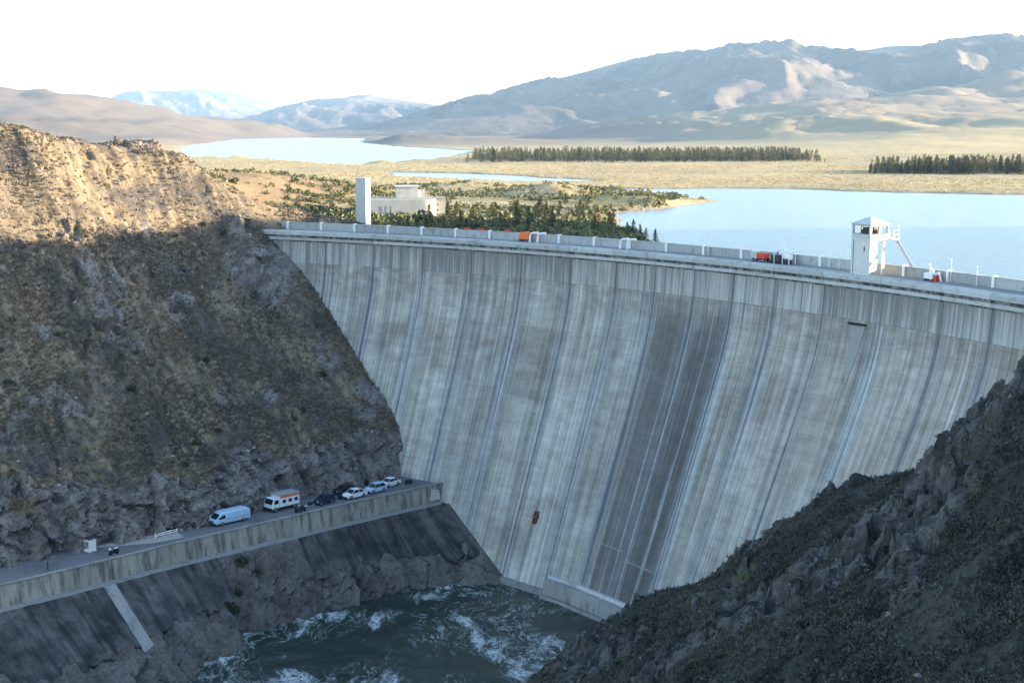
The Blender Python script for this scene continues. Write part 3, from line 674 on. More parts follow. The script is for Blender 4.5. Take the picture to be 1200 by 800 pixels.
gully = -1.0 * np.exp(-((sb - 41) / 2.0) ** 2) * sstep(0.15, 0.5, w)[None, :] + 1.4 * np.exp(-((sb - 31) / 3.0) ** 2) * sstep(0.3, 0.8, w)[None, :]
dsp = (dsp + gully) * sstep(0, 0.06, w)[None, :] * sstep(0.0, 3.0, sb)
P = P + N * dsp[..., None]
me = arrmesh('bank', P.reshape(-1, 3), gridF(n, nv), False, {'rock': np.clip(0.55 + 0.5 * natural, 0, 1).ravel()})
if me.polygons[len(me.polygons) // 2].normal.z < 0: me.flip_normals()
bank = link('river_bank', me, M['bank']); tag(bank, kind='structure'); BANK = (P, natural, gridF(n, nv), sb, w)
# concrete lining slabs over the upper bank, each a piece of the bank
def lining(s0, s1, wb0, wb1, mat, name='lining_slab', lift=0.16, dz=0.0):
    ii = np.where((sb[:, 0] >= s0) & (sb[:, 0] <= s1))[0]
    if len(ii) < 3: return
    i0, i1 = ii[0], ii[-1]
    sub = P[i0:i1 + 1].copy(); nn = N[i0:i1 + 1]
    cols = np.linspace(0, 1, 14); rows = np.arange(i1 - i0 + 1)
    fr = rows / max(1, rows[-1]); wb = wb0 + (wb1 - wb0) * fr + 0.05 * fbm(rows * 0.25 + s0, 0.3, 1, 3)
    A0 = a[i0:i1 + 1]; B0 = b[i0:i1 + 1]
    Wt = cols[None, :] * wb[:, None]
    Q = np.zeros((len(rows), 14, 3)); Q[..., :2] = A0[:, None] + (B0 - A0)[:, None] * Wt[..., None]
    Q[..., 2] = -40.3 + (Z_RIVER + 40.3) * (0.92 * Wt + 0.08 * np.sin(Wt * np.pi * .5))
    nm_ = N[i0:i1 + 1, 4:5, :]
    Q = Q + nm_ * (lift + 0.10 * fbm(Q[..., 0] * .5, Q[..., 1] * .5, Q[..., 2] * .5, 3))[..., None]
    Q2 = Q - nm_ * 0.9
    nu, nvv = Q.shape[:2]; V = np.vstack([Q.reshape(-1, 3), Q2.reshape(-1, 3)]); F = [*map(tuple, gridF(nu, nvv).tolist())]
    ring = [i * nvv for i in range(nu)] + [(nu - 1) * nvv + j for j in range(1, nvv)] + [i * nvv + nvv - 1 for i in range(nu - 2, -1, -1)] + [j for j in range(nvv - 2, 0, -1)]
    for k in range(len(ring)):
        p, q = ring[k], ring[(k + 1) % len(ring)]; F.append((p, q, q + nu * nvv, p + nu * nvv))
    m2 = bpy.data.meshes.new(name); m2.from_pydata(V.tolist(), [], F); bm = bmesh.new(); bm.from_mesh(m2); bmesh.ops.recalc_face_normals(bm, faces=bm.faces); bm.to_mesh(m2); bm.free()
    o = link(name, m2, mat); o.parent = bank
s_edges = [0.6, 5.2, 9.9, 14.4, 19.0, 23.6, 27.6]
for k in range(len(s_edges) - 1): lining(s_edges[k] - 0.25, s_edges[k + 1] + 0.25, 0.62 + 0.1 * math.sin(k * 2.1), 0.60 + 0.1 * math.sin(k * 2.1 + 2), M['lining'])
s_edges = [41.5, 46.5, 51.5, 56.6]
for k in range(len(s_edges) - 1): lining(s_edges[k] - 0.25, s_edges[k + 1] + 0.25, 0.50, 0.56, M['lining'])
lining(56.7, 58.6, 0.62, 0.66, M['chute'], 'spill_chute', 0.10); lining(58.5, 62.1, 0.6, 0.58, M['lining'])
s_edges = [61.9, 66.6, 71.3, 76, 81, 86, 91, 96]
for k in range(len(s_edges) - 1): lining(s_edges[k] - 0.25, s_edges[k + 1] + 0.25, 0.6, 0.62, M['lining'])
lining(2.6, 4.4, 0.93, 0.9, M['chute'], 'patch_slab', 0.05) if False else None

# ------------------------------------------------------------------ right hillside (foreground and the ridge beside the camera)
CP = [(42.6,102.0,4.6),(37.9,104.0,1.0),(36.3,106.0,-0.9),(35.6,107.0,-2.5),(36.2,110.0,-5.3),(39.5,122.0,-10.2),(38.7,126.0,-12.4),(36.0,130.0,-14.9),(32.5,132.0,-16.1),(29.1,135.0,-18.8),(25.6,138.0,-22.8),(22.0,142.0,-27.5),(18.3,147.0,-30.9),(13.6,155.0,-36.4),(8.6,152.0,-38.0),(3.6,142.0,-38.5),(0.0,132.0,-38.0),
      (24.9,66.0,-8.7),(22.3,71.0,-10.7),(19.4,77.0,-13.1),(16.2,86.0,-16.8),(12.3,98.0,-21.6),(7.3,116.0,-28.9),(28.4,76.0,-7.8),(24.1,86.0,-11.2),(20.2,108.0,-18.6),(15.3,122.0,-26.5),(32.6,88.0,-6.2),(29.0,104.0,-11.9),(35.6,97.0,-2.6),(26.4,60.0,-6.3),(34.6,80.0,-4.0),(18.5,58.0,-11.7),(13.4,70.0,-17.8),(5.7,90.0,-28.1),
      (22,176,-48),(31,170,-40),(38.5,162,-33),(46,152,-25),(52,145,-14),(58,138,-4),(16,183,-52),(8,172,-53),(-2,156,-54),(-10,136,-55),(-16,110,-56),(-22,80,-56),(-26,40,-50),(-24,10,-34),
      (0,0,15.6),(0,-8,16.5),(8,-12,18),(3,7,11.5),(7,14,7.5),(6,24,3),(12,32,0),(16,42,-4),(20,50,-7),(22,30,7),(31,46,1),(-8,50,-25),(0,60,-25),(-14,20,-8),(26,0,20),(44,12,27),(50,40,29),(60,60,30),(75,82,33),(88,100,34),(101,119,33),(107,129,29),(56,92,13),(68,108,13),(80,122,10),(66,131,2),(74,140,0),(113,141,2),(118,148,-3),(125,118,17),(122,90,24),(120,50,22),(90,30,26),(60,0,24),(135,140,-6),(44,62,6),(48,80,8)]
CP = np.array(CP, float)
def tps(r2): return np.where(r2 > 1e-9, r2 * np.log(np.maximum(r2, 1e-9)) * 0.5, 0.0)
nC = len(CP); D2 = ((CP[:, None, :2] - CP[None, :, :2]) ** 2).sum(-1)
A = np.zeros((nC + 3, nC + 3)); A[:nC, :nC] = tps(D2) + np.eye(nC) * 3.0; A[:nC, nC] = 1; A[:nC, nC+1:] = CP[:, :2]; A[nC, :nC] = 1; A[nC+1:, :nC] = CP[:, :2].T
wts = np.linalg.solve(A, np.concatenate([CP[:, 2], np.zeros(3)]))
def rh(x, y):
    o = np.full(x.shape, wts[nC]) + wts[nC+1] * x + wts[nC+2] * y
    for i in range(nC): o += wts[i] * tps((x - CP[i, 0]) ** 2 + (y - CP[i, 1]) ** 2)
    return o
gx = np.concatenate([np.arange(-34, -4, 1.0), np.arange(-4, 46, 0.27), np.arange(46, 138, 0.9)])
gy = np.concatenate([np.arange(-30, 50, 1.0), np.arange(50, 160, 0.30), np.arange(160, 186, 0.6)])
X, Y = np.meshgrid(gx, gy, indexing='ij'); Zr = rh(X, Y)
edge = ridged(X * 0.055 + 0.3, Y * 0.055, 4.2, 3)
rockm = np.clip(sstep(0.25, 0.6, fbm(X * 0.07 + 3, Y * 0.07, Zr * 0.05, 4) + 0.3) * 0.8 + 0.95 * np.exp(-((X - 37) / 4.0) ** 2 - ((Y - 106) / 7) ** 2) + 0.9 * np.exp(-((X - 8) / 6) ** 2 - ((Y - 127) / 12) ** 2) + 0.8 * np.exp(-(((X - 27) - (Y - 92) * 0.35) / 2.6) ** 2 - ((Y - 95) / 15) ** 2), 0, 1)
f1, f2, cid, t1 = worley(X * 0.22, Y * 0.22, Zr * 0.2); g1, g2, cid2, t2 = worley(X * 0.7, Y * 0.7, Zr * 0.6)
Zd = 0.9 * fbm(X * 0.09, Y * 0.09, 7.7, 4) + 0.28 * fbm(X * 0.45, Y * 0.45, Zr * .2, 4, 0.6)
Zd += rockm * ((cid - 0.5) * 1.2 + 2.1 * t1 - 0.6 * sstep(0.12, 0.0, f2 - f1) + (cid2 - 0.5) * 0.7 + 1.2 * t2 - 0.3 * sstep(0.12, 0, g2 - g1))
keep = sstep(8, 26, np.hypot(X, Y))
Pr = np.stack([X + 0.5 * rockm * fbm(X * .7, Y * .7, Zr * .7 + 3, 3), Y + 0.5 * rockm * fbm(X * .7, Y * .7, Zr * .7 + 9, 3), Zr + Zd * keep], -1)
rr = np.hypot(X - DC[0], Y - DC[1]); F = gridF(*X.shape)
ok = (rr.ravel()[F].max(1) < DR + 3.5) | (np.degrees(np.arctan2(Y - DC[1], X - DC[0])).ravel()[F].max(1) < 17.0)
me = arrmesh('hillside_right', Pr.reshape(-1, 3), F[ok], False, {'rock': rockm.ravel()})
if me.polygons[0].normal.z < 0: me.flip_normals()
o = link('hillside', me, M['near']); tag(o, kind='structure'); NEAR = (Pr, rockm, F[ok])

# hill added on the right shore, out of view, to keep the low sun off the dam and the far bank
gx = np.arange(60, 260, 1.6); gy = np.arange(168, 352, 1.6); X, Y = np.meshgrid(gx, gy, indexing='ij')
tt = (Y - 196) / 124.0; cxl = 114 + 52 * tt; hl = 35.5 - 7 * np.clip(tt, 0, 1.2)
across = np.clip(1 - np.abs(X - cxl) / np.where(X < cxl, 40, 80), 0, 1)
Zh = -9 + (hl + 9 + 1.6 * fbm(X * .07, Y * .07, 3, 4)) * (across ** 0.9) * sstep(178, 187, Y + 1.5 * fbm(X * .1, Y * .1, 7, 3)) * sstep(348, 322, Y) + 0.8 * fbm(X * .15, Y * .15, 1, 4)
me = arrmesh('hillside_sun_block', np.stack([X, Y, Zh], -1).reshape(-1, 3), gridF(*X.shape), True, {'rock': np.clip(0.3 + fbm(X * .08, Y * .08, 5, 3), 0, 1).ravel()})
if me.polygons[0].normal.z < 0: me.flip_normals()
o = link('hillside', me, M['hill']); tag(o, kind='structure')

# ------------------------------------------------------------------ plain beyond the dam, with lakes
W1 = np.array([(28.8,272.0),(27.2,331.6),(26.5,356.2),(29.1,392.5),(36.7,400.7),(48.3,418.1),(63.8,452.4),(59.4,480.5),(50.4,505.7),(40.5,533.6),(33.0,552.6),(53.9,541.0),(81.9,548.7),(111.8,541.0),(137.1,509.0),(177.8,496.0),(420,470),(900,440),(900,60),(40,60),(22,240)])
W2 = np.array([(-64.0,750.5),(-44.3,743.3),(-7.2,709.3),(16.0,672.5),(34.7,639.2),(32.5,618.8),(3.7,618.8),(-7.5,628.9),(-26.6,655.4),(-56.1,672.5)])
W3 = np.array([(-410.2,1778.5),(-570.7,3012.2),(-481.3,3405.5),(-320.0,3132.8),(-243.5,2302.6),(-137.4,1778.5),(-37.0,1448.5),(-59.6,1001.8),(-97.3,887.5),(-133.2,964.5),(-176.0,1056.1),(-223.5,1085.5),(-261.3,1149.6)])
def sdist(px, py, poly):
    """signed distance to polygon, negative inside"""
    d = np.full(px.shape, 1e9); ins = np.zeros(px.shape, bool); n = len(poly)
    for i in range(n):
        (x0, y0), (x1, y1) = poly[i], poly[(i + 1) % n]
        ex, ey = x1 - x0, y1 - y0; t = np.clip(((px - x0) * ex + (py - y0) * ey) / (ex * ex + ey * ey), 0, 1)
        d = np.minimum(d, np.hypot(px - x0 - t * ex, py - y0 - t * ey))
        c = (y0 > py) != (y1 > py); xs = x0 + (py - y0) * ex / (ey if abs(ey) > 1e-9 else 1e-9); ins ^= c & (px < xs)
    return np.where(ins, -d, d)
def geo_axis(lim, d0, g, dmax):
    v = [0.0]; d = d0
    while v[-1] < lim: v.append(v[-1] + d); d = min(d * g, dmax)
    return np.array(v)
ax = geo_axis(7500, 2.2, 1.018, 240); gx = np.concatenate([-ax[:0:-1], ax]); gy = 225 + geo_axis(15500, 1.6, 1.0115, 160)
X, Y = np.meshgrid(gx, gy, indexing='ij')
wob = sstep(0, 400, Y - 225) * 6 + 1.5
Xw = X + wob * fbm(X * 0.03, Y * 0.03, 1.1, 4); Yw = Y + wob * fbm(X * 0.03, Y * 0.03, 6.1, 4)
sd = np.minimum(np.minimum(sdist(Xw, Yw, W1), sdist(Xw, Yw, W2)), sdist(Xw, Yw, W3))
Zt = Z_LAKE + np.where(sd < 0, np.maximum(-4.0, sd * 0.25), 0.75 * (1 - np.exp(-sd / 5.0)) + 0.5 * (1 - np.exp(-sd / 60)))
land = sstep(2, 30, sd); far = sstep(1100, 2200, Y)
Zt += land * (0.35 * fbm(X * 0.05, Y * 0.05, 2, 4) + 0.7 * sstep(600, 300, Y) * fbm(X * 0.02, Y * 0.02, 8, 3))
def bump(cx, cy, rx, ry, h): return h * np.exp(-((X - cx) / rx) ** 2 - ((Y - cy) / ry) ** 2)
brown = np.zeros_like(X)
for cx, cy, rx, ry, h in [(-92, 385, 36, 60, 9.5), (-62, 440, 28, 45, 4.5), (-125, 330, 40, 60, 10)]:
    b_ = bump(cx, cy, rx, ry, h); Zt += b_ * (1 + 0.25 * fbm(X * .04, Y * .04, 3, 3)) * sstep(0, 10, sd); brown = np.maximum(brown, sstep(0.8, 2.5, b_))
for cx, cy, rx, ry, h in [(13, 470, 13, 16, 4.0), (36, 432, 18, 10, 2.2), (-20, 520, 20, 14, 2.0), (-5, 420, 14, 12, 1.4), (-90, 905, 9, 10, 3.2), (-79, 900, 7, 8, 2.4), (-97, 910, 5, 6, 2.2), (-214, 1120, 14, 22, 5), (-183, 1090, 40, 20, 3.6), (-20, 690, 12, 9, 2.2), (-60, 960, 40, 20, 1.5)]:
    Zt += bump(cx, cy, rx, ry, h) * (1 + 0.4 * fbm(X * .1, Y * .1, 3, 3)) * np.where(h > 3.5, 1, sstep(-4, 3, sd))
hills = np.zeros_like(X)
for cx, cy, rx, ry, h in [(1000, 3000, 420, 620, 66), (560, 2500, 260, 330, 30), (420, 2000, 160, 200, 12), (700, 1900, 260, 260, 20), (1500, 2900, 500, 600, 62), (260, 2700, 200, 300, 14), (330, 1300, 170, 120, 7), (520, 1500, 200, 160, 14), (560, 1000, 160, 150, 9),
                         (-1300, 3100, 330, 420, 58), (-960, 3150, 190, 330, 36), (-800, 3300, 160, 300, 18), (-1000, 2300, 300, 300, 28), (-700, 2600, 160, 300, 12), (-480, 2000, 110, 300, 5), (-1900, 3300, 600, 500, 62), (-620, 3500, 120, 200, 14), (-290, 2250, 50, 120, 9), (-180, 2150, 90, 110, 7), (-40, 2050, 140, 110, 5)]:
    hills += bump(cx, cy, rx, ry, h)
Zt += hills * (1 + 0.20 * ridged(X * 0.0038, Y * 0.0038, 5, 6, 0.55) * far) * sstep(-5, 40, sd)
Zt += far * sstep(5, 80, sd) * sstep(2, 14, hills) * (7.0 * ridged(X * 0.007 + Y * 0.002, Y * 0.006, 1, 6, 0.62) + 3.0)
green = sstep(0.05, 0.5, fbm(X * 0.022, Y * 0.022, 12, 4) + 0.35 * sstep(560, 300, Y)) * sstep(620, 420, Y) * (1 - brown) * 0.8 * sstep(3, 10, sd)
rr = np.hypot(X - DC[0], Y - DC[1]); F = gridF(*X.shape)
ok = rr.ravel()[F].min(1) > DR + 2.5
me = arrmesh('plain', np.stack([X, Y, Zt], -1).reshape(-1, 3), F[ok], True, {'brown': brown.ravel(), 'green': green.ravel()})
if me.polygons[100].normal.z < 0: me.flip_normals()
o = link('ground', me, M['plain']); tag(o, kind='structure')
GX, GY, GZ, GSD = gx, gy, Zt, sd
def ground(x, y):
    i = int(np.clip(np.searchsorted(GX, x) - 1, 0, len(GX) - 2)); j = int(np.clip(np.searchsorted(GY, y) - 1, 0, len(GY) - 2))
    u, v = (x - GX[i]) / (GX[i+1] - GX[i]), (y - GY[j]) / (GY[j+1] - GY[j]); u = min(max(u, 0), 1); v = min(max(v, 0), 1)
    return float((GZ[i, j] * (1-u) + GZ[i+1, j] * u) * (1-v) + (GZ[i, j+1] * (1-u) + GZ[i+1, j+1] * u) * v)
def shore_d(x, y):
    i = int(np.clip(np.searchsorted(GX, x), 0, len(GX) - 1)); j = int(np.clip(np.searchsorted(GY, y), 0, len(GY) - 1)); return float(GSD[i, j])

def mountain(name, sky_xz, D, front, back, seed, amp, sp, nx=420, ny=130):
    sx = np.array([p[0] for p in sky_xz], float); sz = np.array([p[1] for p in sky_xz], float)
    xs = np.linspace(sx[0], sx[-1], nx); ts = np.linspace(-1, 0.7, ny)
    X, T = np.meshgrid(xs, ts, indexing='ij'); H = np.interp(xs, sx, sz + 5)[:, None] + np.zeros_like(T)
    k = np.ones(9) / 9; H = np.stack([np.convolve(np.pad(H[:, 0], 4, 'edge'), k, 'valid')] * ny, -1)
    Y = D + np.where(T < 0, T * front, T * back)
    prof = np.where(T < 0, (1 - np.abs(T)) ** 1.15, 1 - np.abs(T) * 0.8)
    w = np.sin(np.clip((1 + T), 0, 1) * np.pi) ** 0.7 * (T < 0) * np.clip(-T * 1.6, 0, 1) ** 0.6
    xx = X / sp + 0.35 * fbm(X / sp, Y / sp, seed, 3)
    sk = xx + (Y - D) / sp * 0.35
    spur = ridged(sk, Y / sp * 0.30, seed, 6, 0.5)
    Z = -5 + H * prof + amp * H * w * (spur - 0.35) + 0.02 * H * fbm(X / sp * 4, Y / sp * 4, seed + 4, 3)
    Z = np.where(T <= -0.999, -20, Z)
    me = arrmesh(name, np.stack([X, Y, Z], -1).reshape(-1, 3), gridF(nx, ny), True)
    if me.polygons[len(me.polygons) // 2].normal.z < 0: me.flip_normals()
    o = link(name, me, M['mount']); tag(o, kind='structure'); return o
mountain('mountains', [(-1300,-30),(-1043,-12),(-772,2),(-578,26),(-400,68),(-231,113),(77,208),(307,264),(536,321),(765,351),(956,366),(1053,336),(1149,317),(1378,328),(1606,370),(1797,388),(1951,366),(2104,358),(2296,351),(2680,336),(3200,300),(3900,180)], 6500, 2600, 2500, 2.0, 0.42, 700)
mountain('mountains', [(-2500,-20),(-2087,-8),(-1859,35),(-1519,113),(-1236,196),(-955,240),(-730,201),(-450,163),(-225,129),(225,84),(700,40)], 9500, 2400, 2400, 5.0, 0.34, 520, 300, 100)
mountain('mountains', [(-4700,20),(-4300,90),(-3926,170),(-3616,239),(-3227,337),(-2842,367),(-2536,337),(-2230,261),(-1964,155),(-1696,79),(-1300,20)], 13000, 3000, 2400, 9.0, 0.36, 700, 300, 100)
mountain('mountains', [(-7000,180),(-5463,329),(-4964,378),(-4757,386),(-4470,329),(-4142,264),(-3700,120),(-3300,20)], 14300, 2600, 900, 12.0, 0.2, 800, 200, 60)

# ------------------------------------------------------------------ scattered plants
def tuft(n, rad, hgt, leaf, seed, flat=0.6, tall=False):
    """template of leaf-sized faces spread through a low dome; returns verts (n*3,3)"""
    r = np.random.default_rng(seed); out = []
    for i in range(n):
        d = r.normal(size=3); d[2] = abs(d[2]); d /= np.linalg.norm(d); k = r.uniform(0.35, 1.0)
        c = np.array([d[0] * rad * k, d[1] * rad * k, d[2] * hgt * k + 0.03])
        a = r.normal(size=3); a /= np.linalg.norm(a); b = np.cross(a, r.normal(size=3)); b /= np.linalg.norm(b) + 1e-6
        if tall: a = np.array([d[0] * .5, d[1] * .5, 1.0]); a /= np.linalg.norm(a); out += [c * np.array([.5, .5, 0]) + b * leaf * .35, c * np.array([.5, .5, 0]) - b * leaf * .35, c + a * hgt * .6]
        else: out += [c + a * leaf, c - a * leaf * .5 + b * leaf * .8, c - a * leaf * .5 - b * leaf * .8]
    return np.array(out)
def scatter_mesh(name, pts, sizes, temps, mat, tint, normals=None, label=None, cat=None):
    Vs, Ts = [], []; r = np.random.default_rng(5)
    which = r.integers(0, len(temps), len(pts)); ang = r.uniform(0, 2 * np.pi, len(pts))
    for k, T in enumerate(temps):
        m = which == k
        if not m.any(): continue
        p = pts[m]; c, s_ = np.cos(ang[m]), np.sin(ang[m]); sc = sizes[m]
        x = (T[None, :, 0] * c[:, None] - T[None, :, 1] * s_[:, None]) * sc[:, None]; y = (T[None, :, 0] * s_[:, None] + T[None, :, 1] * c[:, None]) * sc[:, None]; z = T[None, :, 2] * sc[:, None]
        V = np.stack([x + p[:, None, 0], y + p[:, None, 1], z + p[:, None, 2]], -1)
        if normals is not None: V += normals[m][:, None, :] * (T[None, :, 2:3] * sc[:, None, None] * 0.5)
        Vs.append(V.reshape(-1, 3)); Ts.append(np.clip(np.repeat(tint[m], len(T)) + r.normal(0, 0.14, len(V.reshape(-1, 3)) // 3).repeat(3), 0, 1))
    V = np.vstack(Vs); F = np.arange(len(V)).reshape(-1, 3)
    me = arrmesh(name, V, F, False, {'tint': np.concatenate(Ts)}); o = link(name, me, mat); tag(o, label, cat, None, 'stuff'); return o
def on_surface(P, F, n, weight, rng):
    V = P.reshape(-1, 3); q = V[F]; c = q.mean(1); nr = np.cross(q[:, 2] - q[:, 0], q[:, 3] - q[:, 1]); ar = 0.5 * np.linalg.norm(nr, axis=1); nr /= (2 * ar[:, None] + 1e-9); nr[nr[:, 2] < 0] *= -1
    w = ar * weight(c, nr); w = w / w.sum(); i = rng.choice(len(F), n, p=w); a, b = rng.random(n), rng.random(n)
    p = (q[i, 0] * ((1-a) * (1-b))[:, None] + q[i, 1] * (a * (1-b))[:, None] + q[i, 2] * (a * b)[:, None] + q[i, 3] * ((1-a) * b)[:, None])
    return p, nr[i]
rg = np.random.default_rng(21)
# foreground scrub
rkv = NEAR[1].ravel()
def wnear(c, nr):
    rk = np.clip(1.1 - 1.2 * np.interp(np.arange(len(c)), np.arange(len(c)), rkv[NEAR[2]].mean(1)), 0.03, 1)
    vis = (c[:, 0] > 0) & (c[:, 0] < 0.42 * c[:, 1] + 6) & (c[:, 1] > 48) & (c[:, 1] < 165) & (c[:, 2] > -49)
    cl = sstep(-0.35, 0.35, fbm(c[:, 0] * 0.22, c[:, 1] * 0.22, 3, 3))
    return rk * vis * (0.25 + cl) * (60 / np.maximum(60, c[:, 1])) ** 0.5
p, nr = on_surface(NEAR[0], NEAR[2], 32000, wnear, rg)
tn = np.clip(0.5 + 0.5 * fbm(p[:, 0] * .15, p[:, 1] * .15, 2, 3) + rg.normal(0, .15, len(p)), 0, 1)
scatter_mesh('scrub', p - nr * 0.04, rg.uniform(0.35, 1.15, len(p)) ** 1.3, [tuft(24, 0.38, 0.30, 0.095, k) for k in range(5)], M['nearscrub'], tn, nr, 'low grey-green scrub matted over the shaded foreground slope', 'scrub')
# dry tussocks on the lit hillside
rkl = HILL[1].ravel()
def whill(c, nr):
    rk = np.clip(1.0 - rkl[HILL[2]].mean(1), 0.02, 1); cl = sstep(-0.4, 0.4, fbm(c[:, 0] * 0.12, c[:, 1] * 0.12, c[:, 2] * .12, 3))
    vis = (c[:, 0] > -0.42 * c[:, 1] - 4) & (c[:, 1] < 285) & (c[:, 2] > -37)
    return rk * (0.2 + cl) * vis * (1 - 0.55 * sstep(-2.0, 4.0, c[:, 2]))
p, nr = on_surface(HILL[0], HILL[2], 34000, whill, rg)
tn = np.clip(0.45 + 0.55 * fbm(p[:, 0] * .07, p[:, 1] * .07, p[:, 2] * .07, 3) + rg.normal(0, .2, len(p)), 0, 1)
scatter_mesh('tussock_grass', p - nr * 0.05, rg.uniform(0.4, 1.1, len(p)), [tuft(11, 0.34, 0.34, 0.14, 30 + k) for k in range(5)], M['tussock'], tn, nr, 'dry tussocks and low scrub dotted over the brown hillside', 'grass')
# loose stones
def stone(seed):
    r = np.random.default_rng(seed); c = np.array([(1,0,0),(0,1,0),(-1,0,0),(0,-1,0),(0,0,.8),(0,0,-.5)], float) * r.uniform(.6, 1.25, (6, 1)) + r.normal(0, .12, (6, 3))
    f = [(0,1,4),(1,2,4),(2,3,4),(3,0,4),(1,0,5),(2,1,5),(3,2,5),(0,3,5)]; return np.array([c[i] for t_ in f for i in t_]) * 0.5
def wst(c, nr):
    rk = 0.15 + rkv[NEAR[2]].mean(1); vis = (c[:, 0] > 0) & (c[:, 0] < 0.42 * c[:, 1] + 6) & (c[:, 1] > 48) & (c[:, 1] < 165) & (c[:, 2] > -49)
    return rk * vis * sstep(-0.3, 0.3, fbm(c[:, 0] * 0.12, c[:, 1] * 0.12, 8, 3))
p, nr = on_surface(NEAR[0], NEAR[2], 9000, wst, rg)
scatter_mesh('scree', p, 0.12 + 0.5 * rg.random(len(p)) ** 4, [stone(k) for k in range(6)], M['stone'], rg.random(len(p)), None, 'small loose stones scattered between scrub on the foreground slope', 'stones')
def wst2(c, nr):
    rk = 0.1 + rkl[HILL[2]].mean(1); vis = (c[:, 0] > -0.42 * c[:, 1] - 4) & (c[:, 1] < 285) & (c[:, 2] > -37.6)
    return rk * vis
p, nr = on_surface(HILL[0], HILL[2], 9000, wst2, rg)
scatter_mesh('scree', p, 0.15 + 0.75 * rg.random(len(p)) ** 4, [stone(20 + k) for k in range(6)], M['hillstone'], rg.random(len(p)), None, 'loose stones and rubble strewn over the hillside above the road', 'stones')
# bushes by the shore beyond the dam
pts = []
while len(pts) < 5200:
    y_ = 262 + 280 * rg.random() ** 1.3; x_ = rg.uniform(-0.30 * y_, 0.16 * y_)
    if shore_d(x_, y_) < 1.0 or math.hypot(x_ - DC[0], y_ - DC[1]) < DR + 8: continue
    dens = 0.5 + 0.9 * float(pnoise(x_ * 0.035, y_ * 0.035, 4.0)) + (0.35 if y_ < 350 and x_ > -40 else -0.12)
    if rg.random() < dens: pts.append((x_, y_, ground(x_, y_)))
pts = np.array(pts); tn = np.clip(0.5 + 0.6 * pnoise(pts[:, 0] * .04, pts[:, 1] * .04, 9) + rg.normal(0, .2, len(pts)), 0, 1)
scatter_mesh('bushes', pts, rg.uniform(0.5, 1.5, len(pts)) * np.where(pts[:, 1] < 350, 1.15, 1.0), [tuft(26, 0.85, 1.1, 0.32, 60 + k) for k in range(5)], M['bush'], tn, None, 'tangled green bushes on the lake shore behind the dam', 'bushes')
# grass tufts and low shrubs on the plain
pts = []
while len(pts) < 26000:
    y_ = 330 + 800 * rg.random(); x_ = rg.uniform(-0.33 * y_, 0.42 * y_)
    if shore_d(x_, y_) < 0.5: continue
    d_ = 0.45 + 0.5 * math.sin(x_ * .031 + 2.1 * math.sin(y_ * .017)) * math.sin(y_ * .043 + 1.7 * math.sin(x_ * .023)) + (0.5 if shore_d(x_, y_) < 8 else 0)
    if rg.random() < d_: pts.append((x_, y_, ground(x_, y_)))
pts = np.array(pts); tn = np.clip(0.72 + 0.3 * rg.normal(size=len(pts)), 0, 1)
scatter_mesh('shore_grass', pts, rg.uniform(0.4, 1.0, len(pts)), [tuft(7, 1.2, 0.38, 0.30, 80 + k) for k in range(6)], M['straw'], tn, None, 'straw-coloured tufts of grass on the plain between the lakes', 'grass')

def conifer_mesh(seed, h=1.0, rad=0.17, n=300, broad=1.0):
    r = np.random.default_rng(seed); V = []; T = []
    for i in range(n):
        t = r.random() ** 0.8; z = 0.10 + 0.90 * t; R_ = rad * broad * (1 - t) ** 0.85 * (0.75 + 0.35 * math.sin(i * 2.4 + seed)) + 0.012
        a = r.uniform(0, 2 * np.pi); k = r.uniform(0.35, 1.05) ** 0.7
        c = np.array([math.cos(a) * R_ * k, math.sin(a) * R_ * k, z - 0.05 * k * (1 - t)])
        out = np.array([math.cos(a), math.sin(a), r.uniform(-0.5, 0.25)]); sd_ = np.array([-math.sin(a), math.cos(a), r.uniform(-.4, .4)])
        L_ = 0.055 * (1.2 - 0.6 * t) * r.uniform(.7, 1.3)
        V += [c + out * L_, c - out * L_ * .6 + sd_ * L_ * .7, c - out * L_ * .6 - sd_ * L_ * .7 + np.array([0, 0, .02])]; T += [np.clip(0.35 + 0.5 * k * (0.4 + 0.6 * t) + r.normal(0, .15), 0, 1)] * 3
    me = arrmesh('crown', np.array(V), np.arange(len(V)).reshape(-1, 3), False, {'tint': np.array(T)}); me.materials.append(M['conifer']); return me
CROWNS = [conifer_mesh(k, rad=0.15 + 0.025 * (k % 4), n=260) for k in range(6)]
b_ = bmesh.new(); 
tm = MB(); tm.tube((0, 0, -0.03), (0, 0, 0.95), 0.022, 0.004, 6); tm.bm.normal_update()
TRUNK = bpy.data.meshes.new('trunk'); tm.bm.to_mesh(TRUNK); tm.bm.free(); TRUNK.materials.append(M['bark']); b_.free()
def conifer(x, y, h, label, group, wid=1.0):
    t_ = empty('conifer_tree', (x, y, ground(x, y) - 0.05), random.uniform(0, 6.28)); t_.scale = (h * wid, h * wid, h)
    tag(t_, label, 'tree', group)
    link('trunk', TRUNK, None, t_); link('crown', random.choice(CROWNS), None, t_); return t_
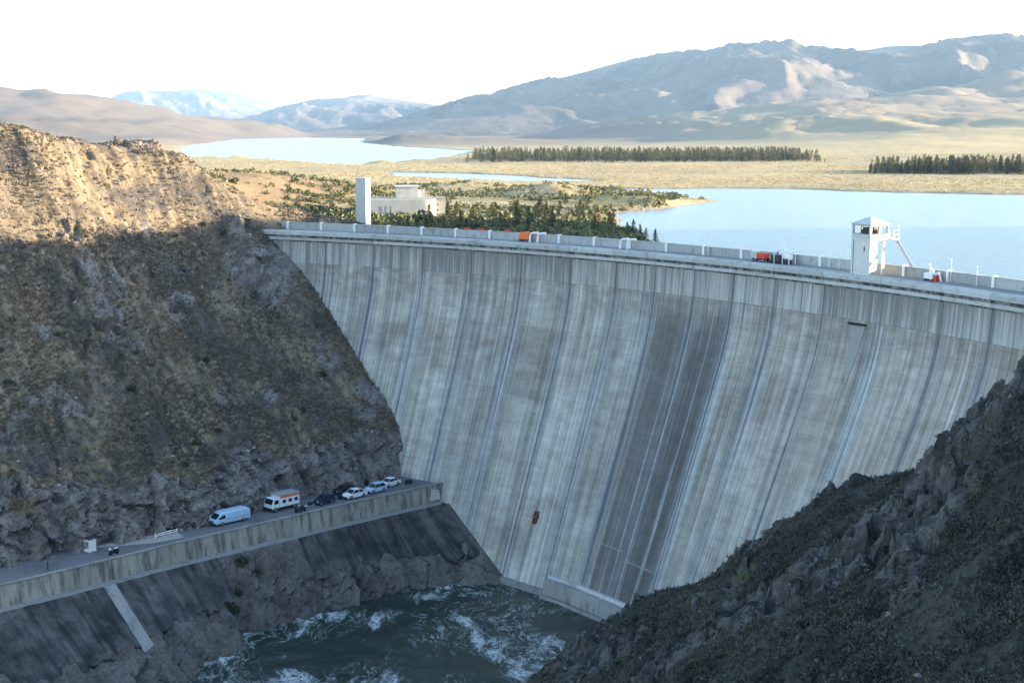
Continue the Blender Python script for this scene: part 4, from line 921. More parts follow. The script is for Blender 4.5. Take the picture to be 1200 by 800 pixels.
# near trees behind the dam
def px(u, D): return (u - 600) / 1667.0 * D
near = []
for i in range(58):
    for _ in range(40):
        y_ = random.uniform(285, 372); u = random.choice([random.uniform(470, 610), random.uniform(540, 700), random.uniform(600, 720)]); x_ = px(u, y_)
        if shore_d(x_, y_) < 1.5 or any(math.hypot(x_ - a, y_ - b) < 1.7 for a, b in near) or math.hypot(x_ + 25, y_ - 347) < 15: continue
        near.append((x_, y_)); break
for i, (x_, y_) in enumerate(sorted(near, key=lambda q: q[1])):
    conifer(x_, y_, random.uniform(2.2, 5.2), 'conifer among the thicket of trees just beyond the dam crest', 'conifers behind the dam', random.uniform(1.2, 2.1))
for u, v_, D, hh_ in ((742, 0, 300, 3.6), (750, 0, 296, 3.0), (768, 0, 292, 3.0), (735, 0, 306, 2.6), (757, 0, 299, 2.4)):
    x_ = px(u, D); zz = Z_LAKE + 0.2
    o = conifer(x_, D, hh_, 'small dark conifer at the water edge right behind the dam parapet', 'conifers at the water edge', 1.7); o.location.z = max(ground(x_, D), -6.2)
# far tree belts
cnt = 0
for i in range(135):
    x_ = -26 + 226 * (i / 134) ** 0.95 + random.gauss(0, 2.4); y_ = 905 + random.uniform(0, 75) + 0.06 * x_
    if shore_d(x_, y_) < 1: continue
    conifer(x_, y_, random.choice([random.uniform(2.5, 5.0), random.uniform(5.0, 9.0)]), 'conifer in the front row of the long tree belt across the plain', 'conifers of the long tree belt', random.uniform(1.2, 2.4))
for i in range(75):
    x_ = 172 + 112 * i / 74 + random.gauss(0, 2.0); y_ = 682 + random.uniform(0, 30) - 0.12 * (x_ - 172)
    if shore_d(x_, y_) < 1: continue
    conifer(x_, y_, (0.45 + 0.55 * min(1, i / 18)) * random.uniform(6.0, 9.0), 'conifer in the shorter tree belt by the far lake shore', 'conifers of the shorter tree belt', random.uniform(1.2, 2.2))
# the mass of trees behind the front rows
pts = []
for i in range(1950):
    if i < 1500: x_ = rg.uniform(-28, 205); y_ = rg.uniform(940, 1090)
    else: x_ = rg.uniform(182, 300); y_ = rg.uniform(695, 740)
    if shore_d(x_, y_) > 1: pts.append((x_, y_, ground(x_, y_)))
pts = np.array(pts)
cv = []
for k in range(3):
    mm = CROWNS[k]; q = np.zeros(len(mm.vertices) * 3, np.float32); mm.vertices.foreach_get('co', q); q = q.reshape(-1, 3)[: 3 * 130].copy(); q[:, :2] *= 1.7; cv.append(q)
scatter_mesh('forest', pts, 3.2 + 5.6 * rg.random(len(pts)) ** 1.5, cv, M['conifer'], rg.uniform(.1, .9, len(pts)), None, 'dense mass of conifers behind the front rows of both tree belts', 'forest')
# two lone trees on the skyline of the hill and a pale shrub on the brown slope
def hill_z(x, y):
    V = HILL[0].reshape(-1, 3); i = np.argmin((V[:, 0] - x) ** 2 + (V[:, 1] - y) ** 2); return float(V[i, 2])
for (x_, y_, h_, lb) in ((-83.0, 255, 1.7, 'small dark bush-like conifer alone on the hill skyline'), (-70.5, 255, 1.9, 'slim lone conifer on the skyline beside the rocky knob')):
    o = conifer(x_, y_, h_, lb, None, 2.0); o.location.z = hill_z(x_, y_) - 0.1

# ------------------------------------------------------------------ vehicles on the bench road
FWD = math.atan2(-0.694, -0.72)                 # heading downstream, away from the dam
def wheel(parent, x, y, r, w):
    o = MB().tube((0, -w / 2, 0), (0, w / 2, 0), r, r, 16).build('wheel', M['rubber'], parent); o.location = (x, y, r)
    sgn = 1 if y > 0 else -1
    rim = MB().tube((0, 0, 0), (0, sgn * (w / 2 + 0.015), 0), r * 0.62, r * 0.55, 12).build('rim', M['metal'], o); return o
def car(label, loc, rz, paint, L=4.2, W=1.75, H=1.45, style='sedan', group=None, name='parked_car'):
    c = empty(name, loc, rz); tag(c, label, 'car', group)
    h = L / 2; gc = 0.2
    if style == 'sedan': cab = [(-h*.72, .86), (-h*.42, H - .03), (h*.18, H), (h*.52, .88)]; rear = [(-h, .42), (-h*.98, .80), (-h*.72, .90)]
    else: cab = [(-h*.90, .86), (-h*.74, H - .05), (h*.16, H), (h*.52, .90)]; rear = [(-h, .40), (-h*.99, .84), (-h*.90, .90)]
    prof = [(-h*.97, gc + .05)] + rear + [(h*.52, .90), (h*.92, .74), (h, .58), (h*.98, gc + .08), (h*.86, gc), (-h*.86, gc)]
    b = MB().prism(prof, -W/2, W/2).bevel(0.05, 2).build('body', M[paint], c)
    # greenhouse, leaning inwards
    g = MB(); lo = [cab[0], cab[3]]; hi = [cab[1], cab[2]]
    g.quad_box([(cab[0][0], -W*.46, .87), (cab[3][0], -W*.46, .87), (cab[3][0], W*.46, .87), (cab[0][0], W*.46, .87), (cab[1][0], -W*.37, H-.05), (cab[2][0], -W*.37, H-.05), (cab[2][0], W*.37, H-.05), (cab[1][0], W*.37, H-.05)])
    g.build('window_glass', M['glass'], c)
    MB().quad_box([(cab[1][0] - .02, -W*.38, H-.06), (cab[2][0] + .02, -W*.38, H-.06), (cab[2][0] + .02, W*.38, H-.06), (cab[1][0] - .02, W*.38, H-.06), (cab[1][0] + .06, -W*.35, H), (cab[2][0] - .08, -W*.35, H), (cab[2][0] - .08, W*.35, H), (cab[1][0] + .06, W*.35, H)]).build('roof', M[paint], c)
    for sy in (-1, 1):
        for (xa, za), (xb, zb) in ((cab[0], cab[1]), (cab[3], cab[2])):
            MB().tube((xa, sy*W*.465, .86), (xb, sy*W*.375, H - .03), .035, .03, 6).build('pillar', M[paint], c)
        mid = (-h * .18)
        MB().tube((mid, sy*W*.468, .86), (mid, sy*W*.378, H - .03), .03, .03, 6).build('pillar', M[paint], c)
        for x_ in (-h*.60, h*.60): wheel(c, x_, sy*(W/2 - .09), .31, .2)
        MB().box(h*.93, h*.985, sy*W*.40 - .16, sy*W*.40 + .16, .60, .72).build('headlight', M['lamp'], c)
        MB().box(-h*1.005, -h*.95, sy*W*.40 - .14, sy*W*.40 + .14, .66, .80).build('tail_light', M['taillamp'], c)
    MB().box(h*.94, h*1.015, -W*.46, W*.46, gc + .1, gc + .26).build('bumper', M['dkmetal'], c)
    c.scale = (.94, .94, .92); return c
zr = Z_ROAD + 0.02
car('white sedan parked in the middle of the road by the dark retaining wall', (-24.1, 211.6, zr), FWD, 'carwhite')
car('pale silver hatchback parked just behind the white sedan, closer to the dam', (-21.2, 214.9, zr), FWD + .05, 'vanblue', 3.7, 1.68, 1.5, 'hatch')
car('black car parked against the rock beside the white sedan', (-25.9, 214.1, zr), FWD - .05, 'carblack', 4.1, 1.72, 1.42)
car('white and black sedan parked nearest to the dam', (-19.3, 218.6, zr), FWD + .12, 'carwhite', 3.9, 1.7, 1.4)
car('dark blue hatchback parked by the wall between the truck and the white sedan', (-28.3, 208.0, zr), FWD, 'carblue', 3.5, 1.65, 1.45, 'hatch')
# panel van
v = empty('panel_van', (-40.4, 197.6, zr), FWD); tag(v, 'pale blue panel van with rounded roof parked beside the retaining wall', 'van')
W = 2.05; h = 2.95
vb = MB().prism([(-h, .38), (-h*1.0, 1.9), (-h*.96, 2.28), (-h*.86, 2.42), (h*.52, 2.42), (h*.66, 2.30), (h*.90, 1.35), (h*1.0, 1.10), (h*1.0, .45), (h*.9, .30), (-h*.95, .30)], -W/2, W/2).bevel(.22, 4).build('body', M['vanblue'], v, True)
MB().quad_box([(h*.945, -W*.40, 1.20), (h*.945, W*.40, 1.20), (h*.89, W*.42, 1.20), (h*.89, -W*.42, 1.20), (h*.735, -W*.37, 2.12), (h*.735, W*.37, 2.12), (h*.66, W*.37, 2.14), (h*.66, -W*.37, 2.14)]).build('windscreen', M['glass'], v)
for sy in (-1, 1):
    MB().quad_box([(h*.45, sy*W*.503, 1.3), (h*.80, sy*W*.503, 1.3), (h*.80, sy*W*.46, 1.3), (h*.45, sy*W*.46, 1.3), (h*.45, sy*W*.50, 1.95), (h*.62, sy*W*.50, 1.95), (h*.62, sy*W*.46, 1.95), (h*.45, sy*W*.46, 1.95)]).build('side_window', M['glass'], v)
    MB().box(-h*.9, h*.40, sy*W*.5 - .004, sy*W*.5 + .012, 1.08, 1.14).build('side_rail', M['dkmetal'], v)
    for x_ in (-h*.62, h*.62): wheel(v, x_, sy*(W/2 - .12), .36, .24)
    MB().box(h*.96, h*1.004, sy*W*.38 - .15, sy*W*.38 + .15, .78, .98).build('headlight', M['lamp'], v)
    MB().box(h*.72, h*.80, sy*(W*.5 + .02) , sy*(W*.5 + .18), 1.45, 1.7).build('mirror', M['dkmetal'], v)
    MB().box(-h*1.006, -h*.98, sy*W*.44 - .08, sy*W*.44 + .08, .95, 1.35).build('tail_light', M['taillamp'], v)
MB().box(h*.95, h*1.02, -W*.47, W*.47, .34, .62).bevel(.04).build('bumper', M['dkmetal'], v)
MB().box(h*.985, h*1.008, -W*.28, W*.28, .70, .95).build('grille', M['dkmetal'], v)
MB().tube((-h*.9, 0, 2.42), (-h*.9, 0, 2.75), .03, .02, 6).build('aerial', M['white'], v); v.scale = (1.0, .95, .78)
# box truck
k = empty('box_truck', (-34.2, 204.9, zr), FWD + .06); tag(k, 'white box truck with grey flat roof and an orange-red stripe under the rock face', 'truck')
W = 2.3
MB().box(-2.75, 2.6, -.45, .45, .48, .68).build('chassis', M['dkmetal'], k)
MB().box(-2.8, 1.15, -W/2, W/2, .70, 2.72).bevel(.04).build('cargo_box', M['carwhite'], k)
MB().box(-2.9, 1.35, -W/2 - .08, W/2 + .08, 2.725, 2.84).bevel(.03).build('roof_sheet', M['greytarp'], k)
for sy in (-1, 1):
    MB().box(-2.78, 1.12, sy*W/2 - .004, sy*W/2 + .014, 2.28, 2.66).build('side_stripe', M['orange'], k)
    for x_ in (-2.1, -.9, .3): MB().box(x_ - .35, x_ + .35, sy*W/2 - .004, sy*W/2 + .018, 1.35, 1.95).build('side_hatch', M['dkmetal'], k)
    for x_ in (-1.8, 1.95): wheel(k, x_, sy*(W/2 - .16), .42, .28)
    MB().box(2.66, 2.72, sy*.78 - .16, sy*.78 + .16, .85, 1.05).build('headlight', M['lamp'], k)
    MB().box(2.2, 2.32, sy*(W/2 + .03), sy*(W/2 + .22), 1.5, 1.95).build('mirror', M['dkmetal'], k)
MB().prism([(1.25, .62), (1.25, 2.25), (1.45, 2.36), (2.15, 2.36), (2.62, 1.45), (2.68, .70), (2.6, .55)], -W/2 + .04, W/2 - .04).bevel(.06).build('cab', M['carwhite'], k)
MB().quad_box([(2.68, -.95, 1.42), (2.68, .95, 1.42), (2.60, .95, 1.40), (2.60, -.95, 1.40), (2.27, -.88, 2.24), (2.27, .88, 2.24), (2.17, .88, 2.24), (2.17, -.88, 2.24)]).build('windscreen', M['glass'], k)
for sy in (-1, 1): MB().box(1.45, 2.15, sy*(W/2 - .03) - .012, sy*(W/2 - .03) + .004, 1.45, 2.15).build('side_window', M['glass'], k)
MB().box(2.62, 2.76, -W/2 + .06, W/2 - .06, .48, .74).bevel(.03).build('bumper', M['dkmetal'], k); k.scale = (.92, .95, .84)
# quad bike
q = empty('quad_bike', (-31.1, 203.3, zr), FWD + .5); tag(q, 'small dark quad bike standing between the box truck and the wall', 'quad bike')
for x_, y_ in ((-.6, -.42), (-.6, .42), (.6, -.42), (.6, .42)): wheel(q, x_, y_, .29, .24)
MB().prism([(-.9, .45), (-.85, .78), (-.3, .72), (.1, .80), (.75, .74), (.95, .5), (.5, .38), (-.5, .38)], -.3, .3).bevel(.04).build('body', M['dkmetal'], q)
MB().box(-.6, .1, -.17, .17, .80, .92).bevel(.04).build('seat', M['rubber'], q)
MB().path([(.45, 0, .78), (.35, 0, 1.05), (.30, -.36, 1.08)], .03, 6).tube((.35, 0, 1.05), (.30, .36, 1.08), .03, .03, 6).build('handlebar', M['metal'], q)
for sx in (-.72, .72): MB().box(sx - .28, sx + .28, -.55, .55, .66, .70).build('mudguard', M['carwhite'] if sx < 0 else M['carblue'], q)
# loose things along the road
def drum(label, loc, col, r=.32, hgt=.95, name='oil_drum', grp=None):
    d = empty(name, loc); tag(d, label, 'drum', grp)
    MB().tube((0, 0, 0), (0, 0, hgt), r, r, 18).build('body', M[col], d)
    for z in (.02, hgt * .35, hgt * .67, hgt): MB().tube((0, 0, z - .02), (0, 0, z + .02), r + .02, r + .02, 18).build('hoop', M['dkmetal'], d)
    return d
drum('black drum standing behind the dark blue hatchback', (-26.2, 210.6, zr), 'carblack', .36, 1.15)
drum('short black drum by the rock near the black car', (-22.9, 218.9, zr), 'carblack', .3, .9)
tr = empty('hand_trolley', (-16.4, 219.9, zr), FWD); tag(tr, 'low dark trolley behind the last car at the dam', 'trolley')
MB().box(-.6, .6, -.4, .4, .25, .34).build('deck', M['dkmetal'], tr); MB().path([(-.6, 0, .3), (-.95, 0, .85), (-.95, -.25, .9)], .025, 6).build('handle', M['metal'], tr)
for x_, y_ in ((-.45, -.32), (-.45, .32), (.45, -.32), (.45, .32)): wheel(tr, x_, y_, .12, .08)
MB().box(-.5, .5, -.33, .33, .342, .6).bevel(.05).build('load', M['rubber'], tr)
pb = empty('pallet', (-30.2, 206.6, zr), FWD); tag(pb, 'pallet with a small blue crate beside the quad bike', 'pallet')
for y_ in (-.45, -.15, .15, .45): MB().box(-.6, .6, y_ - .1, y_ + .1, .10, .13).build('board', M['gravel'], pb)
for x_ in (-.5, 0, .5): MB().box(x_ - .05, x_ + .05, -.55, .55, 0, .098).build('bearer', M['gravel'], pb)
MB().box(-.3, .3, -.25, .25, .132, .5).bevel(.03).build('crate', M['carblue'], pb)
bo = empty('guard_booth', (-56.3, 183.5, zr), FWD + R(90) + .25); tag(bo, 'small white open booth with dark roof standing at the roadside rock', 'booth')
for x_ in (-.5, .5):
    for y_ in (-.5, .5): MB().box(x_ - .08, x_ + .08, y_ - .08, y_ + .08, 0, 1.75).build('post', M['white'], bo)
for x_ in (-.5, .5): MB().box(x_ - .04, x_ + .04, -.42, .42, .05, 1.70).build('side_panel', M['white'], bo)
MB().box(-.46, .46, -.54, -.47, .02, .5).build('front_panel', M['white'], bo); MB().box(-.46, .46, -.52, -.46, 1.45, 1.74).build('front_panel', M['white'], bo)
MB().box(-.46, .46, .44, .50, .02, 1.70).build('back_panel', M['rubber'], bo)
MB().quad_box([(-.7, -.7, 1.752), (.7, -.7, 1.752), (.7, .7, 1.752), (-.7, .7, 1.752), (-.5, -.5, 1.92), (.5, -.5, 1.92), (.5, .5, 1.92), (-.5, .5, 1.92)]).build('roof', M['dkmetal'], bo)
sc = empty('scooter', (-52.7, 182.0, zr), FWD + .2); tag(sc, 'small dark scooter with a white seat alone on the empty stretch of road', 'scooter')
for x_ in (-.55, .55): wheel(sc, x_, 0, .27, .14)
MB().prism([(-.75, .42), (-.7, .75), (-.1, .72), (.0, .38), (.35, .36), (.5, .95), (.62, .9), (.5, .25), (-.2, .22)], -.17, .17).bevel(.03).build('body', M['carblack'], sc)
MB().box(-.7, -.1, -.16, .16, .76, .86).bevel(.04).build('seat', M['white'], sc); MB().tube((.5, -.33, 1.02), (.5, .33, 1.02), .03, .03, 6).build('handlebar', M['metal'], sc)
MB().box(.52, .66, -.18, .18, .75, 1.0).bevel(.03).build('front_shield', M['white'], sc)
po = empty('marker_post', (-59.3, 175.4, zr)); tag(po, 'short dark marker post at the road edge near the frame side', 'post'); MB().tube((0, 0, 0), (0, 0, .95), .09, .07, 8).build('post', M['dkmetal'], po); MB().tube((0, 0, .96), (0, 0, 1.05), .1, .1, 8).build('cap', M['rubber'], po)
rb = empty('road_barrier', (-47.9, 190.9, zr), FWD + .1); tag(rb, 'low white barrier rails lying along the rock side of the road', 'barrier')
for z in (.25, .5): MB().tube((-1.9, 0, z), (1.9, 0, z), .06, .06, 8).build('rail', M['white'], rb)
for x_ in (-1.8, -.6, .6, 1.8): MB().box(x_ - .05, x_ + .05, -.06, .06, 0, .62).build('post', M['white'], rb)
wp = MB().quad_box([(-12.6, 217.2, -39.9), (-11.3, 218.35, -39.9), (-11.5, 218.6, -39.9), (-12.8, 217.45, -39.9), (-12.45, 217.6, -38.2), (-11.5, 218.5, -38.4), (-11.7, 218.75, -38.4), (-12.65, 217.85, -38.2)]).build('repair_patch', M['cream']); wpart(wp, wall)

# ------------------------------------------------------------------ things on the dam crest
def crest_frame(name, th, r, z=0.035):
    return empty(name, tuple(arc_pt(th, r, z)), R(th - 90))
t = crest_frame('gate_tower', 30.72, DR - 0.12, 0.165); tag(t, 'white gate tower with pyramid roof and open lookout on the dam crest', 'tower')
w = 1.6
MB().box(-w, w, 0, 1.25, 0, 4.25).build('shaft', M['tower'], t)
MB().box(-w - .05, w + .05, -.05, 3.25, 4.255, 4.42).build('floor_slab', M['tower'], t)
MB().box(-w, w, 0, .16, 4.425, 5.0).build('sill_wall', M['tower'], t); MB().box(w - .16, w, .17, 3.15, 4.425, 5.0).build('sill_wall', M['tower'], t); MB().box(-w, -w + .16, .17, 3.15, 4.425, 5.0).build('sill_wall', M['tower'], t); MB().box(-w + .165, w - .165, 3.0, 3.15, 4.425, 5.0).build('sill_wall', M['tower'], t)
for x_ in (-w + .13, w - .13):
    for y_ in (.13, 1.6, 3.02): MB().box(x_ - .13, x_ + .13, y_ - .13, y_ + .13, 5.003, 5.98).build('post', M['tower'], t)
MB().box(-w, w, 0, 3.15, 5.985, 6.20).build('lintel', M['tower'], t)
MB().quad_box([(-w - .22, -.22, 6.203), (w + .22, -.22, 6.203), (w + .22, 3.37, 6.203), (-w - .22, 3.37, 6.203), (-.12, 1.45, 7.05), (.12, 1.45, 7.05), (.12, 1.7, 7.05), (-.12, 1.7, 7.05)]).build('roof', M['tower'], t)
MB().box(-.9, .5, 1.1, 2.1, 4.425, 5.75).bevel(.05).build('hoist_motor', M['dkmetal'], t); MB().tube((-.9, 1.6, 5.2), (-1.4, 1.6, 5.2), .3, .3, 12).build('hoist_wheel', M['dkmetal'], t); MB().tube((.6, 1.5, 5.3), (1.2, 1.5, 5.3), .22, .22, 10).build('hoist_wheel', M['rust'], t)
MB().box(.55, .72, -.03, 0.0, 2.9, 3.5).build('wall_lamp', M['dkmetal'], t); MB().box(w, w + .02, .3, 1.0, .1, 2.1).build('door', M['metal'], t); MB().tube((-1.2, -.05, 0), (-1.2, -.05, 4.2), .05, .05, 6).build('downpipe', M['parapet'], t)
for x_ in (w - .14,): MB().box(x_ - .14, x_ + .14, 2.2, 2.5, 0, 4.25).build('rear_leg', M['tower'], t)
MB().box(-w + .0, -w + .28, 2.2, 2.5, 0, 4.25).build('rear_leg', M['tower'], t)
MB().box(.6, w + .6, 3.26, 4.3, 4.28, 4.40).build('balcony', M['white'], t)
for x_, y_ in ((w + .55, 3.35), (w + .55, 4.2), (.7, 4.2)): MB().tube((x_, y_, 4.40), (x_, y_, 5.45), .035, .035, 6).build('rail_post', M['white'], t)
for z in (4.95, 5.42): MB().path([(w + .55, 3.35, z), (w + .55, 4.2, z), (.7, 4.2, z)], .03, 6).build('rail', M['white'], t)
MB().tube((w + .55, 4.2, 4.3), (w + .55, 4.2, 6.1), .05, .05, 6).build('mast', M['white'], t)
MB().quad_box([(w + .1, 3.9, 4.15), (w + .45, 3.9, 4.15), (w + .45, 4.25, 4.15), (w + .1, 4.25, 4.15), (w + .1, 3.9, 4.27), (w + .45, 3.9, 4.27), (w + .45, 4.25, 4.27), (w + .1, 4.25, 4.27)]).build('bracket', M['white'], t)
MB().path([(w + .3, 4.2, 4.2), (w + 3.0, 4.1, 1.25)], .19, 10).build('gate_pipe', M['metal'], t)
hm_ = crest_frame('hoist_machine', 28.25, DR + 3.0); tag(hm_, 'white hoist machine with pipes standing right of the gate tower', 'machine')
MB().box(-.8, .6, -.4, .5, .25, .95).bevel(.05).build('body', M['white'], hm_)
for x_ in (-.7, .5): MB().box(x_ - .1, x_ + .1, -.35, .45, 0, .248).build('foot', M['dkmetal'], hm_)
MB().path([(.6, 0, .8), (1.3, 0, 1.05), (1.7, 0, .05)], .10, 8).build('bent_pipe', M['white'], hm_); MB().path([(-.2, 0, .95), (-.2, 0, 1.75), (-.9, .6, 1.9)], .09, 8).build('bent_pipe', M['white'], hm_)
MB().tube((.1, .05, .95), (.1, .05, 1.5), .28, .2, 12).build('valve_head', M['white'], hm_); MB().box(.75, 1.15, -.3, .2, 0, .7).build('control_box', M['red'], hm_)
def goose(label, th, lean):
    g_ = crest_frame('vent_pipe', th, DR + 2.6); tag(g_, label, 'pipe', None)
    pts = [(0, 0, 0), (0, .1, .9)] + [(lean * (1 - math.cos(a)) * .75, .1, .9 + .62 * math.sin(a)) for a in [i * math.pi / 12 for i in range(1, 7)]] + [(lean * 1.5, .1, 1.56)]
    MB().path(pts, .16, 10).build('pipe', M['white'], g_); MB().tube((0, 0, 0), (0, 0, .08), .32, .32, 12).build('flange', M['metal'], g_); MB().tube((lean * 1.5, .1, 1.56), (lean * 1.62, .1, 1.56), .21, .21, 10).build('pipe_mouth', M['white'], g_)
goose('white bent vent pipe touching the orange machine on the crest', 49.35, 1); goose('white bent vent pipe a step right of the orange machine', 48.9, 1)
goose('lone pair of white bent pipes mid crest, the one nearer the hillside', 44.15, 1); goose('lone pair of white bent pipes mid crest, the one nearer the tower', 43.75, 1)
om = crest_frame('orange_machine', 49.75, DR + 3.2); tag(om, 'orange covered machine standing behind white vent pipes on the crest road', 'machine')
MB().quad_box([(-1.5, -.5, .4), (1.1, -.5, .4), (1.1, .55, .4), (-1.5, .55, .4), (-1.1, -.35, 1.75), (.8, -.35, 1.95), (.8, .4, 1.95), (-1.1, .4, 1.75)]).bevel(.12).build('cover', M['orange'], om)
MB().box(-1.4, 1.0, -.45, .5, .12, .398).build('frame', M['dkmetal'], om)
for x_, y_ in ((-1.1, -.5), (.7, -.5), (-1.1, .5), (.7, .5)): wheel(om, x_, y_, .22, .14)
MB().box(-2.1, -1.2, -.3, .3, 1.3, 1.62).bevel(.06).build('boom', M['cream'], om); MB().tube((.9, 0, 1.6), (2.4, 0, 1.55), .14, .12, 8).build('hose', M['orange'], om); om.scale = (.8, .8, .85)
for th, lb in ((53.45, 'small red crate on the parapet nearest the white pillar'), (52.6, 'small red crate on the parapet, middle of three'), (51.05, 'small red crate on the parapet next to the orange machine')):
    cr = crest_frame('crate', th, DR + 4.39, 1.295); tag(cr, lb, 'crate', 'red crates on the parapet')
    MB().box(-.42, .42, -.19, .19, 0, .045).build('base', M['red'], cr)
    for y_ in (-.19, .16): MB().box(-.42, .42, y_, y_ + .03, .05, .33).build('side', M['red'], cr)
    for x_ in (-.42, .39): MB().box(x_, x_ + .03, -.155, .155, .05, .33).build('end', M['red'], cr)
# pump set with frame
ps = crest_frame('pump_set', 35.55, DR + 2.7); tag(ps, 'dark pump set under a white pipe frame left of the gate tower', 'machine')
MB().box(-1.2, .5, -.5, .5, .25, 1.15).bevel(.05).build('engine', M['dkmetal'], ps); MB().box(-1.3, .6, -.55, .55, .06, .248).build('skid', M['rubber'], ps)
MB().tube((-.3, 0, 1.15), (-.3, 0, 1.6), .09, .09, 8).build('exhaust', M['dkmetal'], ps); MB().tube((-1.25, 0, .7), (-1.5, 0, .7), .35, .35, 12).build('fan_guard', M['metal'], ps)
for x_ in (-.4, 1.1, 2.3):
    for y_ in (-.6, .6): MB().tube((x_, y_, 0), (x_, y_, 1.75), .06, .06, 6).build('frame_post', M['white'], ps)
for y_ in (-.6, .6): MB().tube((-.4, y_, 1.75), (2.3, y_, 1.75), .055, .055, 6).build('frame_rail', M['white'], ps)
for x_ in (-.4, 1.1, 2.3): MB().tube((x_, -.6, 1.75), (x_, .6, 1.75), .055, .055, 6).build('frame_rail', M['white'], ps)
MB().tube((1.0, 0, 1.0), (2.1, 0, 1.0), .38, .38, 14).build('tank', M['white'], ps); MB().box(1.1, 2.0, -.3, .3, .05, .63).build('tank_stand', M['dkmetal'], ps)
MB().path([(.5, 0, .8), (.8, 0, 1.5), (1.3, 0, 1.4)], .08, 8).build('feed_pipe', M['white'], ps)
MB().tube((.4, .5, 0), (.4, .5, 3.2), .045, .03, 6).build('mast', M['white'], ps)
rx = crest_frame('site_compressor', 36.6, DR + 2.7); tag(rx, 'red compressor with white end frames next to the dark pump set', 'machine')
MB().box(-.1, 1.5, -.45, .45, .45, 1.2).bevel(.08).build('housing', M['red'], rx); MB().box(-1.0, -.12, -.4, .4, .4, 1.35).bevel(.05).build('end_hood', M['cream'], rx)
for x_ in (-.8, 1.2):
    for y_ in (-.45, .45): wheel(rx, x_, y_, .24, .14)
MB().box(-1.0, 1.5, -.4, .4, .28, .398).build('frame', M['dkmetal'], rx); MB().tube((-1.5, 0, 0), (-1.5, 0, 1.4), .06, .06, 6).build('frame_post', M['white'], rx); MB().tube((-1.5, 0, 1.4), (.2, 0, 1.4), .06, .06, 6).build('frame_rail', M['white'], rx); MB().tube((-1.1, .3, .35), (-1.9, .3, .1), .04, .04, 6).build('tow_bar', M['dkmetal'], rx)
for th, hgt, lb in ((39.62, 2.9, 'thin white pole on the parapet halfway along the crest'), (33.35, 2.5, 'thin white pole standing left of the gate tower, the taller of two'), (32.85, 1.9, 'thin short pole standing closest to the left of the gate tower'), (27.6, 2.7, 'thin white pole just right of the hoist machine'), (26.45, 2.2, 'thin white pole farthest right on the parapet')):
    p_ = crest_frame('marker_pole', th, DR + 4.05 - (0.05 if hgt > 2 else 0)); tag(p_, lb, 'pole')
    MB().tube((0, -.12, 0), (0, -.12, hgt), .055, .04, 8).build('pole', M['white'], p_); MB().box(-.14, .14, -.26, .02, 0, .05).build('base_plate', M['metal'], p_); MB().tube((0, -.12, hgt), (0, -.12, hgt + .1), .08, .06, 8).build('cap', M['white'], p_)

# ------------------------------------------------------------------ buildings beyond the dam
pz = ground(-31.3, 300) - .3
pl = empty('intake_pillar', (-31.3, 300, pz), R(-24)); tag(pl, 'tall plain white pillar standing behind the far end of the dam', 'pillar')
ph = 7.7 - pz
MB().box(-1.2, 1.2, -1.0, 1.0, 0, ph - .25).build('shaft', M['tower'], pl); MB().box(-1.26, 1.26, -1.06, 1.06, ph - .245, ph).build('cap', M['tower'], pl); MB().box(-1.9, 1.9, -1.7, 1.7, -.6, .35).build('footing', M['cornice'], pl)
for z in (ph * .72, ): MB().box(-1.23, -1.2, -.4, .4, z, z + .5).build('vent', M['dkmetal'], pl)
bz = -5.2
bd = empty('pump_house', (-25.5, 349, bz)); tag(bd, 'low cream pump house with rounded corner and rooftop block behind the trees', 'building')
bd.rotation_euler = (0, 0, R(8))
out = [(-9.5, -2.5), (-9.5, 8), (9.3, 9.0), (9.3, -1.4)]
arc = [(3.8 + 3.0 * math.cos(a), -1.4 + 3.0 * math.sin(a) ) for a in [math.radians(x_) for x_ in range(0, -100, -10)]]
poly = [(-9.5, -4.2), (-9.5, 8.0), (9.3, 9.0), (9.3, 0.6), (6.8, 0.6)] + arc + [(3.0, -4.4)]
mb = MB(); lo_ = [mb.bm.verts.new((x_, y_, 0)) for x_, y_ in poly]; hi_ = [mb.bm.verts.new((x_, y_, 6.1)) for x_, y_ in poly]; nn_ = len(poly)
mb.bm.faces.new(lo_); mb.bm.faces.new(hi_[::-1])
for i in range(nn_): mb.bm.faces.new([lo_[i], lo_[(i+1) % nn_], hi_[(i+1) % nn_], hi_[i]])
mb.build('wall', M['cream'], bd)
rf = MB().box(-9.4, 9.2, -1.2, 8, 6.105, 6.22).build('roof', M['ledge'], bd)
MB().box(-2.6, 2.6, 1.5, 5.5, 6.225, 8.9).build('rooftop_block', M['cream'], bd); MB().box(-2.9, 2.9, 1.2, 5.8, 8.905, 9.2).build('rooftop_slab', M['tower'], bd); MB().box(2.65, 4.4, 2.4, 4.6, 6.225, 8.1).build('rooftop_annex', M['cream'], bd)
MB().box(-1.9, -1.2, 1.47, 1.5, 7.3, 7.8).build('window', M['parapet'], bd)
for x_, z0, z1 in ((-6.3, 1.2, 4.6), (-5.2, 1.2, 4.6), (-4.1, 1.2, 4.6), (-1.6, 1.0, 4.4), (-.5, 1.0, 4.4)): MB().box(x_ - .22, x_ + .22, -4.32, -4.2, z0, z1).build('wall_slot', M['parapet'], bd)
for x_, z0 in ((7.4, 4.3), (7.4, 3.0), (7.6, 1.0)): 
    f_ = MB().box(x_ - .24, x_ + .24, .55, .6, z0, z0 + .55).build('window', M['tower'], bd); MB().box(x_ - .17, x_ + .17, .53, .55, z0 + .07, z0 + .48).build('pane', M['glass'], f_)
MB().box(8.3, 9.0, .57, .6, .2, 2.2).build('door', M['dkmetal'], bd)
MB().box(-3.0, -2.2, -4.24, -4.2, .6, 1.6).build('door', M['rust'], bd)

